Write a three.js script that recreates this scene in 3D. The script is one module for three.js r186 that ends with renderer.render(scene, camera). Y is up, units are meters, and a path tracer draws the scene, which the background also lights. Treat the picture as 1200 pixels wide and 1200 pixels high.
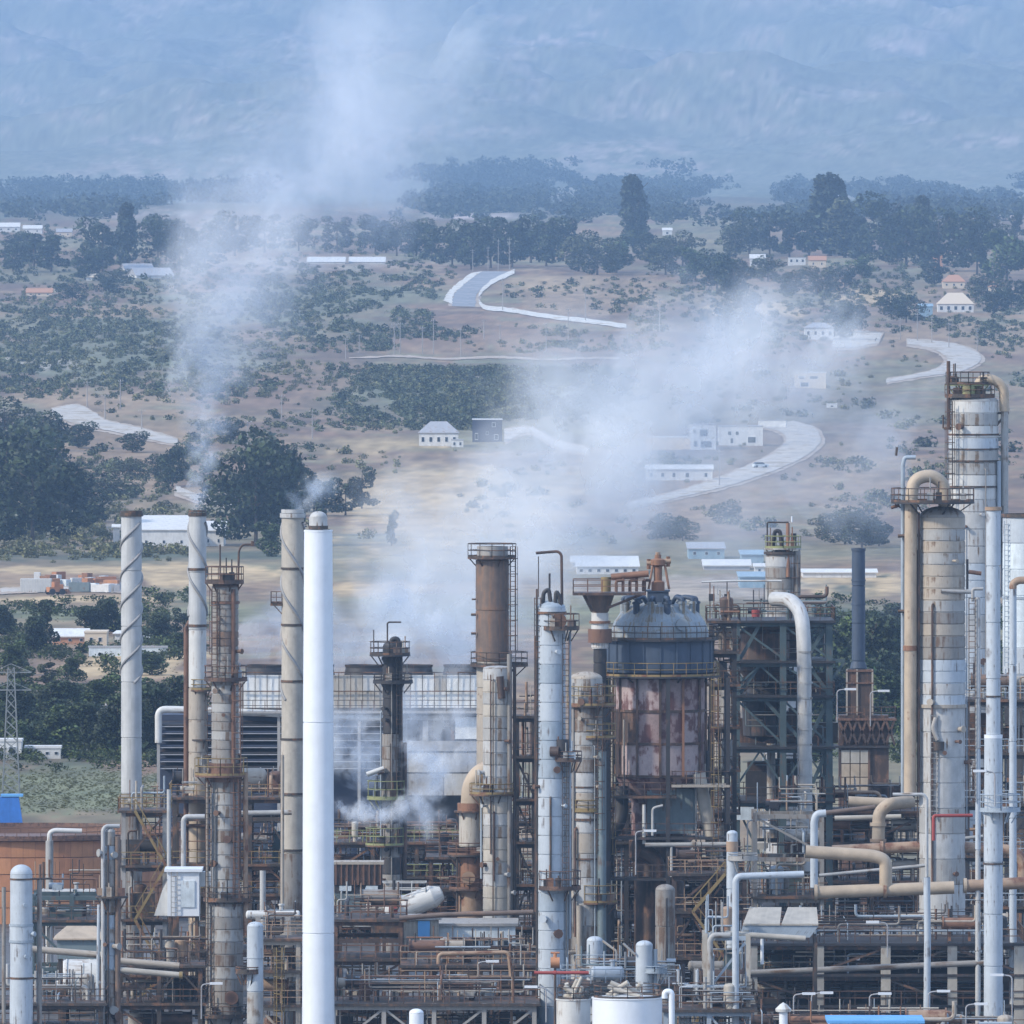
import * as THREE from 'three';

// ---------------------------------------------------------------- camera, sky, sun, exposure
const F = 13650, HZ = 329, EYE = 60;             // focal length and horizon row for a 1200 px frame; eye height in metres
const scene = new THREE.Scene();
const camera = new THREE.PerspectiveCamera(2 * Math.atan(600 / F) * 180 / Math.PI, 1, 20, 60000);
camera.position.set(0, EYE, 0);
camera.lookAt(0, EYE, -1);
camera.setViewOffset(1200, 1200, 0, 600 - HZ, 1200, 1200);   // lens shift: the verticals stay parallel
const SUN = new THREE.Vector3(-0.74, 0.56, 0.38).normalize();
{
  const W = 256, H = 128, data = new Float32Array(W * H * 4);
  const zen = [0.36, 0.54, 0.90], hor = [0.68, 0.82, 1.04], k = 1.06;
  for (let r = 0; r < H; r++) for (let c = 0; c < W; c++) {
    const e = ((r + 0.5) / H - 0.5) * Math.PI, a = ((c + 0.5) / W - 0.5) * 2 * Math.PI;
    const d = Math.cos(e) * Math.cos(a) * SUN.x + Math.sin(e) * SUN.y + Math.cos(e) * Math.sin(a) * SUN.z;
    const t = Math.pow(Math.max(0, Math.sin(e)), 0.6), glow = 0.45 * Math.exp((d - 1) * 5);
    for (let j = 0; j < 3; j++) data[(r * W + c) * 4 + j] = k * (hor[j] + (zen[j] - hor[j]) * t + glow * [1, 0.95, 0.86][j]) * (e < 0 ? 0.6 : 1);
    data[(r * W + c) * 4 + 3] = 1;
  }
  const sky = new THREE.DataTexture(data, W, H, THREE.RGBAFormat, THREE.FloatType);
  sky.mapping = THREE.EquirectangularReflectionMapping; sky.magFilter = THREE.LinearFilter; sky.needsUpdate = true;
  scene.background = sky; scene.environment = sky;
}
const sun = new THREE.DirectionalLight(new THREE.Color(1, 0.92, 0.79), 3.1);
sun.position.set(0, 0, -950).addScaledVector(SUN, 1500); sun.target.position.set(0, 0, -950);
sun.castShadow = true; sun.shadow.radius = 8; sun.shadow.mapSize.set(4096, 4096);
Object.assign(sun.shadow.camera, { left: -150, right: 150, top: 150, bottom: -150, near: 100, far: 3500 });
scene.add(sun, sun.target);
scene.fog = new THREE.FogExp2(new THREE.Color(0.46, 0.69, 1.0), 0.000065);
const renderer = new THREE.WebGLRenderer({ antialias: true });
renderer.toneMapping = THREE.LinearToneMapping; renderer.toneMappingExposure = 1.36;
renderer.shadowMap.enabled = true;
const SMOKE = [0.225, 0.29, 0.19, 0.35, 0.36, 0.28, 0.24];

// ---------------------------------------------------------------- numbers and noise
function rng(seed) { let s = (seed * 2654435761) >>> 0 || 1; return () => { s = (s + 0x6d2b79f5) | 0; let t = Math.imul(s ^ (s >>> 15), 1 | s); t = (t + Math.imul(t ^ (t >>> 7), 61 | t)) ^ t; return ((t ^ (t >>> 14)) >>> 0) / 4294967296; }; }
const lerp = (a, b, t) => a + (b - a) * t, clamp = (x, a = 0, b = 1) => Math.min(b, Math.max(a, x));
const smooth = (x, a, b) => { const t = clamp((x - a) / (b - a)); return t * t * (3 - 2 * t); };
const hash = (x, y, s) => { let h = Math.imul(x, 374761393) + Math.imul(y, 668265263) + Math.imul(s, 1442695041) | 0; h = Math.imul(h ^ (h >>> 13), 1274126177); return ((h ^ (h >>> 16)) >>> 0) / 4294967296; };
function noise(x, y, s = 0, per = 0) {           // value noise in 0..1, periodic when per is given
  const ix = Math.floor(x), iy = Math.floor(y), fx = x - ix, fy = y - iy, u = fx * fx * (3 - 2 * fx), v = fy * fy * (3 - 2 * fy);
  const w = per ? (k) => ((k % per) + per) % per : (k) => k;
  return lerp(lerp(hash(w(ix), w(iy), s), hash(w(ix + 1), w(iy), s), u), lerp(hash(w(ix), w(iy + 1), s), hash(w(ix + 1), w(iy + 1), s), u), v);
}
const fbm = (x, y, s = 0, o = 4) => { let a = 0.5, t = 0, n = 0; for (let i = 0; i < o; i++) { t += a * noise(x, y, s + i); n += a; a *= 0.5; x *= 2.03; y *= 2.03; } return t / n; };

const PX = (px, d) => (px - 600) * d / F, PY = (py, d) => EYE - (py - HZ) * d / F;   // where a sight line meets the plane at distance d

// ---------------------------------------------------------------- things, names, labels
const names = new Map();
function numbered(n) { const k = names.get(n) || 0; names.set(n, k + 1); return k ? n + '_' + String(k).padStart(3, '0') : n; }
function tag(o, label, category, group, kind) {
  if (label) o.userData.label = label; if (category) o.userData.category = category;
  if (group) o.userData.group = group; if (kind) o.userData.kind = kind; return o;
}
function thing(name, label, category, x, y, z, turn = 0, group) {
  const o = new THREE.Group(); o.name = numbered(name); o.position.set(x, y, z); o.rotation.y = turn; scene.add(o);
  return tag(o, label, category, group);
}
function add(name, geo, material, parent = scene, pos) {
  const m = new THREE.Mesh(geo, material); m.name = parent === scene ? numbered(name) : name; m.castShadow = m.receiveShadow = true;
  if (pos) m.position.set(...pos); parent.add(m); return m;
}
function copy(o, x, y, z, turn = 0, sc = 1, label, group) {
  const c = o.clone(); c.name = numbered(o.name.replace(/_\d{3}$/, '')); c.userData = { ...o.userData };
  c.position.set(x, y, z); c.rotation.y = turn; if (Array.isArray(sc)) c.scale.set(...sc); else c.scale.setScalar(sc);
  if (label) c.userData.label = label; if (group) c.userData.group = group; scene.add(c); return c;
}

// ---------------------------------------------------------------- mesh builder
class MB {
  constructor() { this.p = []; this.n = []; this.u = []; this.i = []; }
  v(x, y, z, nx, ny, nz, u, w) { this.p.push(x, y, z); this.n.push(nx, ny, nz); this.u.push(u, w); return this.p.length / 3 - 1; }
  quad(a, b, c, d) {                              // flat, corners anticlockwise
    const e = [b[0] - a[0], b[1] - a[1], b[2] - a[2]], f = [d[0] - a[0], d[1] - a[1], d[2] - a[2]];
    let n = [e[1] * f[2] - e[2] * f[1], e[2] * f[0] - e[0] * f[2], e[0] * f[1] - e[1] * f[0]]; const l = Math.hypot(...n) || 1; n = n.map((q) => q / l);
    const L = Math.hypot(...e), Hh = Math.hypot(...f), o = a[0] * 0.37 + a[2] * 0.21, y0 = a[1];
    const k = this.v(...a, ...n, o, y0); this.v(...b, ...n, o + L, y0); this.v(...c, ...n, o + L, y0 + Hh); this.v(...d, ...n, o, y0 + Hh);
    this.i.push(k, k + 1, k + 2, k, k + 2, k + 3); return this;
  }
  hexa(c) {                                       // 8 corners: bottom 0..3 anticlockwise from above, top 4..7
    this.quad(c[0], c[1], c[5], c[4]); this.quad(c[1], c[2], c[6], c[5]); this.quad(c[2], c[3], c[7], c[6]); this.quad(c[3], c[0], c[4], c[7]);
    this.quad(c[4], c[5], c[6], c[7]); this.quad(c[3], c[2], c[1], c[0]); return this;
  }
  box(x, y, z, sx, sy, sz) {                      // centre and size
    const a = x - sx / 2, b = x + sx / 2, c = y - sy / 2, d = y + sy / 2, e = z - sz / 2, f = z + sz / 2;
    return this.hexa([[a, c, f], [b, c, f], [b, c, e], [a, c, e], [a, d, f], [b, d, f], [b, d, e], [a, d, e]]);
  }
  bar(a, b, w, h = w) {                           // square bar from a to b
    const A = new THREE.Vector3(...a), B = new THREE.Vector3(...b), t = B.clone().sub(A).normalize();
    const s = (Math.abs(t.y) > 0.9 ? new THREE.Vector3(1, 0, 0) : new THREE.Vector3(0, 1, 0)).cross(t).normalize(), q = t.clone().cross(s);
    const k = (P, i, j) => P.clone().addScaledVector(s, i * w / 2).addScaledVector(q, j * h / 2).toArray();
    return this.hexa([k(A, -1, -1), k(A, 1, -1), k(A, 1, 1), k(A, -1, 1), k(B, -1, -1), k(B, 1, -1), k(B, 1, 1), k(B, -1, 1)]);
  }
  lathe(prof, seg = 24, cx = 0, cz = 0, a0 = 0, a1 = Math.PI * 2) {   // prof: [r, y] from bottom to top
    for (let s = 0; s < prof.length - 1; s++) {
      const [r0, y0] = prof[s], [r1, y1] = prof[s + 1], dl = Math.hypot(r1 - r0, y1 - y0) || 1, nr = (y1 - y0) / dl, ny = -(r1 - r0) / dl, R = Math.max(r0, r1, 0.1);
      const base = this.p.length / 3;
      for (let j = 0; j <= seg; j++) {
        const a = a0 + (a1 - a0) * j / seg, c = Math.sin(a), d = Math.cos(a);
        this.v(cx + r0 * c, y0, cz + r0 * d, nr * c, ny, nr * d, a * R, y0 + (Math.abs(ny) > .9 ? r0 : 0)); this.v(cx + r1 * c, y1, cz + r1 * d, nr * c, ny, nr * d, a * R, y1 + (Math.abs(ny) > .9 ? r1 : 0));
        if (j < seg) { const k = base + j * 2; this.i.push(k, k + 2, k + 3, k, k + 3, k + 1); }
      }
    }
    return this;
  }
  cyl(cx, y0, cz, r, h, seg = 16) { return this.lathe([[0.001, y0], [r, y0], [r, y0 + h], [0.001, y0 + h]], seg, cx, cz); }
  dome(cx, y, cz, r, h, seg = 24) { const q = []; for (let k = 0; k <= 7; k++) q.push([r * Math.cos(k / 7 * Math.PI / 2) + 0.001, y + h * Math.sin(k / 7 * Math.PI / 2)]); return this.lathe(q, seg, cx, cz); }
  tube(pts, r, seg = 8, caps = true, bend = 0) {  // round pipe along points, corners rounded with radius bend
    let P = pts.map((q) => new THREE.Vector3(...q));
    if (bend > 0) {
      const Q = [P[0]];
      for (let k = 1; k < P.length - 1; k++) {
        const a = P[k - 1].clone().sub(P[k]), b = P[k + 1].clone().sub(P[k]), la = a.length(), lb = b.length(); a.normalize(); b.normalize();
        const cut = Math.min(bend, la * 0.49, lb * 0.49), A = P[k].clone().addScaledVector(a, cut), B = P[k].clone().addScaledVector(b, cut);
        for (let t = 0; t <= 6; t++) { const u = t / 6; Q.push(A.clone().multiplyScalar((1 - u) ** 2).addScaledVector(P[k], 2 * u * (1 - u)).addScaledVector(B, u * u)); }
      }
      Q.push(P[P.length - 1]); P = Q;
    }
    const T = P.map((q, k) => (P[k + 1] || q).clone().sub(P[k - 1] || q).normalize());
    let s = new THREE.Vector3(0, 1, 0); if (Math.abs(T[0].y) > 0.9) s.set(1, 0, 0); s.cross(T[0]).normalize();
    const base = this.p.length / 3; let len = 0;
    for (let k = 0; k < P.length; k++) {
      s.addScaledVector(T[k], -s.dot(T[k])).normalize(); const q = T[k].clone().cross(s); if (k) len += P[k].distanceTo(P[k - 1]);
      for (let j = 0; j <= seg; j++) {
        const a = j / seg * Math.PI * 2, n = s.clone().multiplyScalar(Math.cos(a)).addScaledVector(q, Math.sin(a));
        this.v(P[k].x + n.x * r, P[k].y + n.y * r, P[k].z + n.z * r, n.x, n.y, n.z, a * r, len);
        if (k && j < seg) { const m = base + (k - 1) * (seg + 1) + j; this.i.push(m, m + 1, m + seg + 2, m, m + seg + 2, m + seg + 1); }
      }
    }
    if (caps) for (const [k, sg] of [[0, -1], [P.length - 1, 1]]) {
      const c = this.v(...P[k].toArray(), ...T[k].clone().multiplyScalar(sg).toArray(), 0, 0), o = base + k * (seg + 1), st = this.p.length / 3;
      for (let j = 0; j <= seg; j++) { const m = (o + j) * 3; this.v(this.p[m], this.p[m + 1], this.p[m + 2], T[k].x * sg, T[k].y * sg, T[k].z * sg, 0.1, 0.1); }
      for (let j = 0; j < seg; j++) this.i.push(c, st + j, st + j + 1);
    }
    return this;
  }
  rod(a, b, r, seg = 6) { return this.tube([a, b], r, seg, true); }
  geo() {
    const g = new THREE.BufferGeometry();
    g.setAttribute('position', new THREE.Float32BufferAttribute(this.p, 3)); g.setAttribute('normal', new THREE.Float32BufferAttribute(this.n, 3));
    g.setAttribute('uv', new THREE.Float32BufferAttribute(this.u, 2)); g.setIndex(this.i); return g;
  }
  put(name, material, parent, pos) { return add(name, this.geo(), material, parent, pos); }
}

// ---------------------------------------------------------------- materials
// A weathered surface over 4 x 8 m: base colour, rust or dirt in blotches and in runs down the face, seams left to the geometry.
function weather(c, o = {}) {
  const { rust = [0.13, 0.06, 0.03], amount = 0.2, streak = 0.5, grime = 0.35, seed = 1, mw = 4, mh = 8, W = 192, H = 384 } = o;
  const data = new Uint8Array(W * H * 4), enc = (x) => Math.round(255 * Math.pow(clamp(x), 1 / 2.2));
  for (let y = 0; y < H; y++) for (let x = 0; x < W; x++) {
    const u = x / W, v = y / H;
    let n = 0, a = 0.5, k = 4; for (let q = 0; q < 5; q++) { n += a * noise(u * k, v * k * 2, seed + q, k * (q ? 1 : 1) * 2); a *= 0.55; k *= 2; }
    const st = 0.6 * noise(u * 24, v * 3, seed + 20, 24) + 0.4 * noise(u * 56, v * 7, seed + 21, 56);
    const fine = noise(u * 96, v * 192, seed + 30, 192);
    const mask = smooth(lerp(n, st * 0.6 + n * 0.45, streak), 0.78 - amount * 0.75, 1.02 - amount * 0.7);
    const g = 1 + grime * ((n - 0.5) * 1.6 + (st - 0.5) * 0.8 * streak + (fine - 0.5) * 0.3);
    for (let j = 0; j < 3; j++) data[(y * W + x) * 4 + j] = enc(lerp(c[j] * g, rust[j] * (0.7 + 0.6 * fine), mask));
    data[(y * W + x) * 4 + 3] = 255;
  }
  const t = new THREE.DataTexture(data, W, H); t.colorSpace = THREE.SRGBColorSpace; t.wrapS = t.wrapT = THREE.RepeatWrapping; t.magFilter = THREE.LinearFilter;
  t.repeat.set(1 / mw, 1 / mh); t.needsUpdate = true;
  return new THREE.MeshStandardMaterial({ map: t, roughness: o.rough ?? 0.62, metalness: o.metal ?? 0.05, side: THREE.DoubleSide });
}
const flat = (c, rough = 0.7, metal = 0) => { const m = new THREE.MeshStandardMaterial({ roughness: rough, metalness: metal, side: THREE.DoubleSide }); m.color.setRGB(...c); return m; };
const RU = [0.16, 0.065, 0.03], DK = [0.035, 0.03, 0.028];
const M = {
  white: weather([0.70, 0.72, 0.74], { amount: 0, grime: 0.09, seed: 2, rough: 0.45 }),
  offwhite: weather([0.54, 0.53, 0.50], { amount: 0.24, streak: 0.8, grime: 0.2, rust: [0.25, 0.18, 0.13], seed: 3 }),
  blue: weather([0.42, 0.455, 0.485], { amount: 0.2, streak: 0.8, grime: 0.25, rust: [0.12, 0.1, 0.09], seed: 4 }),
  blue2: weather([0.30, 0.345, 0.385], { amount: 0.16, streak: 0.8, grime: 0.3, rust: [0.1, 0.08, 0.07], seed: 5 }),
  clad1: weather([0.35, 0.34, 0.32], { amount: 0.33, streak: 0.7, rust: [0.16, 0.11, 0.07], seed: 6 }),
  clad2: weather([0.43, 0.425, 0.41], { amount: 0.27, streak: 0.7, rust: [0.16, 0.11, 0.07], seed: 7 }),
  clad3: weather([0.25, 0.23, 0.205], { amount: 0.34, streak: 0.7, rust: [0.13, 0.08, 0.05], seed: 8 }),
  tanclad: weather([0.36, 0.31, 0.25], { amount: 0.25, streak: 0.7, rust: [0.15, 0.09, 0.05], seed: 9 }),
  stackgrey: weather([0.43, 0.43, 0.42], { amount: 0.08, streak: .8, grime: .25, rust: [0.2, 0.17, 0.14], seed: 51 }), fin: weather([0.27, 0.265, 0.26], { amount: 0.15, streak: .5, seed: 52 }),
  tan: weather([0.42, 0.33, 0.235], { amount: 0.16, streak: 0.2, rust: [0.2, 0.1, 0.055], seed: 10 }),
  tanrust: weather([0.34, 0.23, 0.15], { amount: 0.35, streak: 0.3, rust: RU, seed: 11 }),
  rust: weather([0.17, 0.085, 0.05], { amount: 0.35, streak: 0.6, rust: [0.07, 0.035, 0.025], seed: 12 }),
  rust2: weather([0.24, 0.115, 0.06], { amount: 0.3, streak: 0.7, rust: [0.1, 0.05, 0.03], seed: 13 }),
  brown: weather([0.15, 0.105, 0.08], { amount: 0.4, streak: 0.9, grime: 0.5, rust: [0.21, 0.115, 0.065], seed: 14 }),
  dark: weather([0.028, 0.025, 0.026], { amount: 0.22, streak: 0.5, rust: [0.11, 0.055, 0.035], seed: 15 }),
  darkrust: weather([0.06, 0.036, 0.026], { amount: 0.35, streak: 0.6, rust: [0.16, 0.08, 0.045], seed: 16 }),
  peel: weather([0.31, 0.22, 0.205], { amount: 0.5, streak: 0.25, grime: 0.6, rust: [0.115, 0.045, 0.04], seed: 17, mw: 3, mh: 6 }),
  peel2: weather([0.42, 0.33, 0.315], { amount: 0.42, streak: 0.3, grime: 0.5, rust: [0.13, 0.055, 0.048], seed: 18, mw: 3, mh: 6 }),
  navy: weather([0.04, 0.06, 0.095], { amount: 0.12, streak: 0.5, rust: [0.1, 0.07, 0.06], seed: 19 }),
  dome: weather([0.27, 0.31, 0.34], { amount: 0.42, streak: 0.8, grime: 0.6, rust: [0.2, 0.16, 0.11], seed: 20 }),
  green: weather([0.055, 0.085, 0.09], { amount: 0.22, streak: 0.5, rust: [0.12, 0.07, 0.05], seed: 21 }),
  teal: weather([0.15, 0.19, 0.20], { amount: 0.2, streak: 0.6, rust: [0.12, 0.08, 0.06], seed: 22 }),
  steel: weather([0.05, 0.038, 0.03], { amount: 0.42, streak: 0.5, rust: [0.17, 0.08, 0.038], seed: 23 }),
  beige: weather([0.40, 0.36, 0.30], { amount: 0.15, streak: 0.6, rust: [0.2, 0.12, 0.07], seed: 24 }),
  concrete: weather([0.33, 0.31, 0.285], { amount: 0.25, streak: 0.8, rust: [0.17, 0.14, 0.11], seed: 25 }),
  yellow: weather([0.25, 0.175, 0.065], { amount: 0.35, streak: 0.4, rust: RU, seed: 26 }),
  lime: weather([0.25, 0.26, 0.11], { amount: 0.25, streak: 0.4, rust: [0.2, 0.17, 0.08], seed: 27 }),
  orange: weather([0.42, 0.19, 0.085], { amount: 0.15, streak: 0.8, grime: 0.3, rust: [0.2, 0.08, 0.04], seed: 28 }),
  orange2: weather([0.38, 0.165, 0.075], { amount: 0.22, streak: 0.8, grime: 0.35, rust: [0.17, 0.07, 0.04], seed: 29 }),
  red: weather([0.32, 0.05, 0.04], { amount: 0.25, seed: 30 }),
  cobalt: weather([0.03, 0.16, 0.50], { amount: 0.1, seed: 31 }),
  cyan: weather([0.12, 0.36, 0.66], { amount: 0.1, streak: 0.3, grime: 0.2, rust: [0.25, 0.35, 0.5], seed: 32 }),
  shed: weather([0.55, 0.60, 0.62], { amount: 0.12, streak: 0.8, rust: [0.25, 0.2, 0.17], seed: 33 }),
  panel: weather([0.74, 0.73, 0.69], { amount: 0.16, streak: 0.8, rust: [0.3, 0.24, 0.18], seed: 34 }),
  panel2: weather([0.45, 0.41, 0.35], { amount: 0.3, streak: 0.8, rust: [0.24, 0.18, 0.13], seed: 35 }),
  yard: weather([0.10, 0.088, 0.078], { amount: 0.4, streak: 0, grime: 0.6, rust: [0.05, 0.045, 0.04], seed: 36 }),
  galv: flat([0.20, 0.21, 0.21], 0.6, 0.1), black: flat([0.02, 0.022, 0.026], 0.6), glass: flat([0.03, 0.04, 0.05], 0.15), lamp: flat([0.66, 0.67, 0.68], 0.4),
  wall: weather([0.62, 0.61, 0.585], { amount: .22, streak: .8, grime: .25, rust: [0.42, 0.38, 0.33], seed: 48, rough: .85 }), cream: flat([0.58, 0.48, 0.36], 0.85), terracotta: flat([0.42, 0.22, 0.13], 0.85), slate: flat([0.035, 0.045, 0.075], 0.7),
  greyroof: weather([0.36, 0.36, 0.37], { amount: .3, streak: .9, grime: .3, rust: [0.25, 0.2, 0.17], seed: 50 }), wood: flat([0.33, 0.30, 0.28], 0.9), bark: flat([0.09, 0.07, 0.055], 0.95), asphalt: weather([0.25, 0.255, 0.27], { amount: .2, streak: 0, grime: .4, rust: [0.33, 0.3, 0.27], seed: 46, mw: 20, mh: 40, rough: .95 }), gravelroad: weather([0.47, 0.425, 0.37], { amount: .35, streak: 0, grime: .45, rust: [0.33, 0.27, 0.2], seed: 44, mw: 24, mh: 40, rough: 1 }), dirtroad: weather([0.42, 0.34, 0.265], { amount: .35, streak: 0, grime: .5, rust: [0.28, 0.2, 0.14], seed: 45, mw: 24, mh: 40, rough: 1 }), kerb: weather([0.62, 0.59, 0.53], { amount: .3, streak: 0, grime: .35, rust: [0.42, 0.35, 0.27], seed: 47, mw: 18, mh: 30, rough: 1 }), earth: flat([0.30, 0.20, 0.14], 0.95), paleblue: weather([0.24, 0.35, 0.42], { amount: .25, streak: .7, grime: .3, rust: [0.35, 0.37, 0.37], seed: 49 }),
};

// ---------------------------------------------------------------- the land: a plain, a hillside with roads and houses, a mountain
const PROFILE = [[200, 0], [2900, 0], [3150, 1.2], [3500, 8.5], [4000, 15.8], [4500, 26.7], [5000, 37.7], [5500, 51.5], [5900, 64.8], [6500, 78.6], [7300, 94.2], [8500, 107.9], [10300, 124.5], [12500, 152.5], [14500, 191.7], [17500, 302.3], [21500, 546.7], [25500, 898.8], [29500, 1235.7]];
function prof(d) {
  const P = PROFILE; let k = 0; while (k < P.length - 2 && d > P[k + 1][0]) k++;
  const m = (j) => j <= 0 || j >= P.length - 1 ? (j <= 0 ? 0 : 0.07) : (P[j + 1][1] - P[j - 1][1]) / (P[j + 1][0] - P[j - 1][0]);
  const [x0, y0] = P[k], [x1, y1] = P[k + 1], h = x1 - x0, t = clamp((d - x0) / h, 0, 1), a = k ? m(k) : 0, b = m(k + 1);
  return y0 * (1 + 2 * t) * (1 - t) ** 2 + h * a * t * (1 - t) ** 2 + y1 * t * t * (3 - 2 * t) + h * b * t * t * (t - 1);
}
function ground(x, z) {
  const d = -z; let y = prof(Math.max(d, 200));
  if (d < 2700) return y;
  const on = smooth(d, 2700, 3800);
  y += on * (fbm(x / 240 + 9, z / 1300, 3, 3) - 0.5) * 16 + on * (fbm(x / 45, z / 160, 8, 2) - 0.5) * 1.5;
  const far = smooth(d, 13500, 18000);
  if (far > 0) { const r = fbm(x / 1500 + 3, z / 3600 + 1, 14, 4); y += far * (Math.abs(r - 0.5) * -650 + 95 + (fbm(x / 330, z / 900, 17, 5) - 0.5) * 170); }
  return y;
}
function hit(px, py) {                            // first point of the land on a sight line
  const at = (d) => PY(py, d) - ground(PX(px, d), -d);
  let d = 1000, q = 1000;
  if (py > 660 && EYE * F / (py - HZ) < 2300) { q = EYE * F / (py - HZ); return [PX(px, q), 0, -q, q]; }
  for (d = 2200; d < 41000; d += 8 + d / 500) { if (at(d) <= 0) break; q = d; }
  for (let k = 0; k < 14; k++) { const m = (d + q) / 2; if (at(m) <= 0) d = m; else q = m; }
  return [PX(px, d), ground(PX(px, d), -d), -d, d];
}
const C = { straw: [0.45, 0.32, 0.17], dry: [0.27, 0.18, 0.103], red: [0.22, 0.13, 0.077], scrub: [0.13, 0.14, 0.08], green: [0.145, 0.155, 0.078], dark: [0.06, 0.075, 0.045], pale: [0.42, 0.36, 0.30], dirt: [0.16, 0.135, 0.115], pink: [0.52, 0.40, 0.34] };
const PATCH = [   // centre, half sizes on the picture, ground cover, strength
  [70, 925, 130, 32, 'green', .9], [60, 860, 140, 45, 'dark', .9], [150, 780, 75, 20, 'straw', 1], [200, 705, 45, 14, 'green', .8], [100, 712, 130, 16, 'dry', .8], [240, 672, 90, 18, 'straw', 1], [20, 678, 55, 14, 'dry', 1], [90, 668, 170, 5, 'straw', .9], [60, 720, 110, 7, 'green', .9], [190, 728, 60, 8, 'dry', 1], [110, 702, 120, 5, 'straw', .8], [180, 768, 70, 9, 'straw', 1], [250, 720, 60, 12, 'green', .7], [560, 690, 300, 10, 'dry', .7], [700, 720, 250, 14, 'green', .5], [450, 690, 80, 10, 'straw', .8], [160, 652, 260, 7, 'dark', .9], [40, 615, 80, 22, 'green', .7],
  [180, 620, 90, 12, 'dirt', .7], [150, 535, 120, 60, 'dry', .8], [115, 466, 110, 14, 'dry', .9], [520, 590, 160, 55, 'straw', .85], [560, 655, 160, 25, 'straw', .5], [150, 400, 170, 55, 'scrub', .75], [40, 425, 60, 8, 'pale', .5], [110, 365, 130, 9, 'dry', .9], [400, 360, 110, 45, 'scrub', .6], [350, 310, 160, 9, 'pale', .4],
  [690, 345, 100, 26, 'dry', 1], [640, 330, 60, 12, 'straw', .4], [580, 400, 160, 15, 'red', .7], [560, 455, 170, 38, 'scrub', .85], [380, 440, 70, 20, 'red', .6], [300, 460, 70, 22, 'red', .6], [440, 520, 70, 10, 'straw', .6], [900, 500, 190, 75, 'dirt', .55], [860, 590, 170, 40, 'dry', .6], [1000, 560, 90, 50, 'dry', .55], [1000, 686, 80, 16, 'straw', 1], [820, 690, 140, 14, 'pale', .5], [950, 610, 80, 20, 'scrub', .5],
  [1000, 800, 120, 105, 'dark', .95], [860, 345, 60, 25, 'dry', .6], [1010, 348, 50, 10, 'straw', .8], [880, 365, 70, 9, 'straw', .8], [1120, 395, 120, 20, 'dry', .7], [1050, 325, 60, 15, 'scrub', .5], [1050, 450, 100, 30, 'scrub', .4],
  [170, 250, 70, 6, 'pink', 1], [560, 253, 55, 5, 'pink', 1], [820, 265, 80, 9, 'green', .5], [1170, 250, 50, 7, 'pink', .8], [110, 232, 300, 24, 'dark', .8], [620, 222, 180, 36, 'dark', .8], [900, 232, 180, 24, 'dark', .6],
  [640, 48, 60, 13, 'pink', 1], [690, 40, 40, 8, 'pink', .8], [280, 120, 45, 8, 'pink', .8], [150, 165, 60, 7, 'pink', .6], [30, 110, 25, 12, 'pink', .7], [1065, 55, 45, 13, 'pink', 1], [1080, 138, 30, 10, 'pink', 1], [1160, 165, 70, 14, 'pink', .7], [730, 175, 110, 14, 'pink', .6], [620, 85, 40, 25, 'pink', .5], [1000, 110, 60, 12, 'pink', .3], [420, 60, 90, 12, 'pink', .3],
];
function cover(px, py, x, z) {                    // ground colour of a spot
  const d = -z, n = fbm(x / 55, z / 110, 31, 4), m = fbm(x / 17, z / 40, 41, 3), wob = 1 + 1.1 * (fbm(px / 26, py / 9, 51, 3) - 0.5);
  let c; const bank = smooth(fbm(px / 70, py / 6, 83, 3), .48, .6);
  if (d < 1180) { const t = 0.75 + 0.5 * m; c = [0.12 * t, 0.105 * t, 0.092 * t]; }
  else if (d > 11500) { const t = smooth(fbm(px / 75, py / 22, 61, 5), 0.4, 0.75) * .8 * smooth(fbm(px / 9, py / 4, 67, 3), .25, .7); c = [0, 1, 2].map((j) => lerp([0.17, 0.175, 0.12][j], C.pink[j], t * .6)); }
  else { const t = smooth(n, 0.36, 0.62), sc = smooth(m, 0.55, 0.75) * 0.6; c = [0, 1, 2].map((j) => lerp(lerp(C.dry[j], C.red[j], t), C.scrub[j], sc)); c = c.map((q, j) => lerp(q, [0.13, 0.08, 0.052][j], bank * .8)); const ol = smooth(fbm(x / 120, z / 260, 87, 3), .5, .68) * .7; c = c.map((q, j) => lerp(q, [0.17, 0.16, 0.085][j], ol)); }
  if (d > 1180) for (const [qx, qy, rx, ry, k, s] of PATCH) {
    const e = Math.hypot((px - qx) / rx, (py - qy) / ry) * wob; if (e > 1.25) continue;
    const w = s * (d > 11500 ? .85 * smooth(fbm(px / 11, py / 4.5, 57, 3), .35, .6) : 1) * (1 - smooth(e, d > 11500 ? .2 : .62, 1.12)) * (k === 'scrub' || k === 'dark' ? 0.55 + 0.45 * smooth(m, 0.3, 0.55) : 1); c = c.map((q, j) => lerp(q, C[k][j], w));
  }
  const g = 0.66 + 0.6 * m + 0.5 * (noise(x / 3, z / 9, 71) - 0.5) + .3 * (noise(x / 1.5, z / 5, 73) - .5); return c.map((q) => q * g);
}
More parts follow.
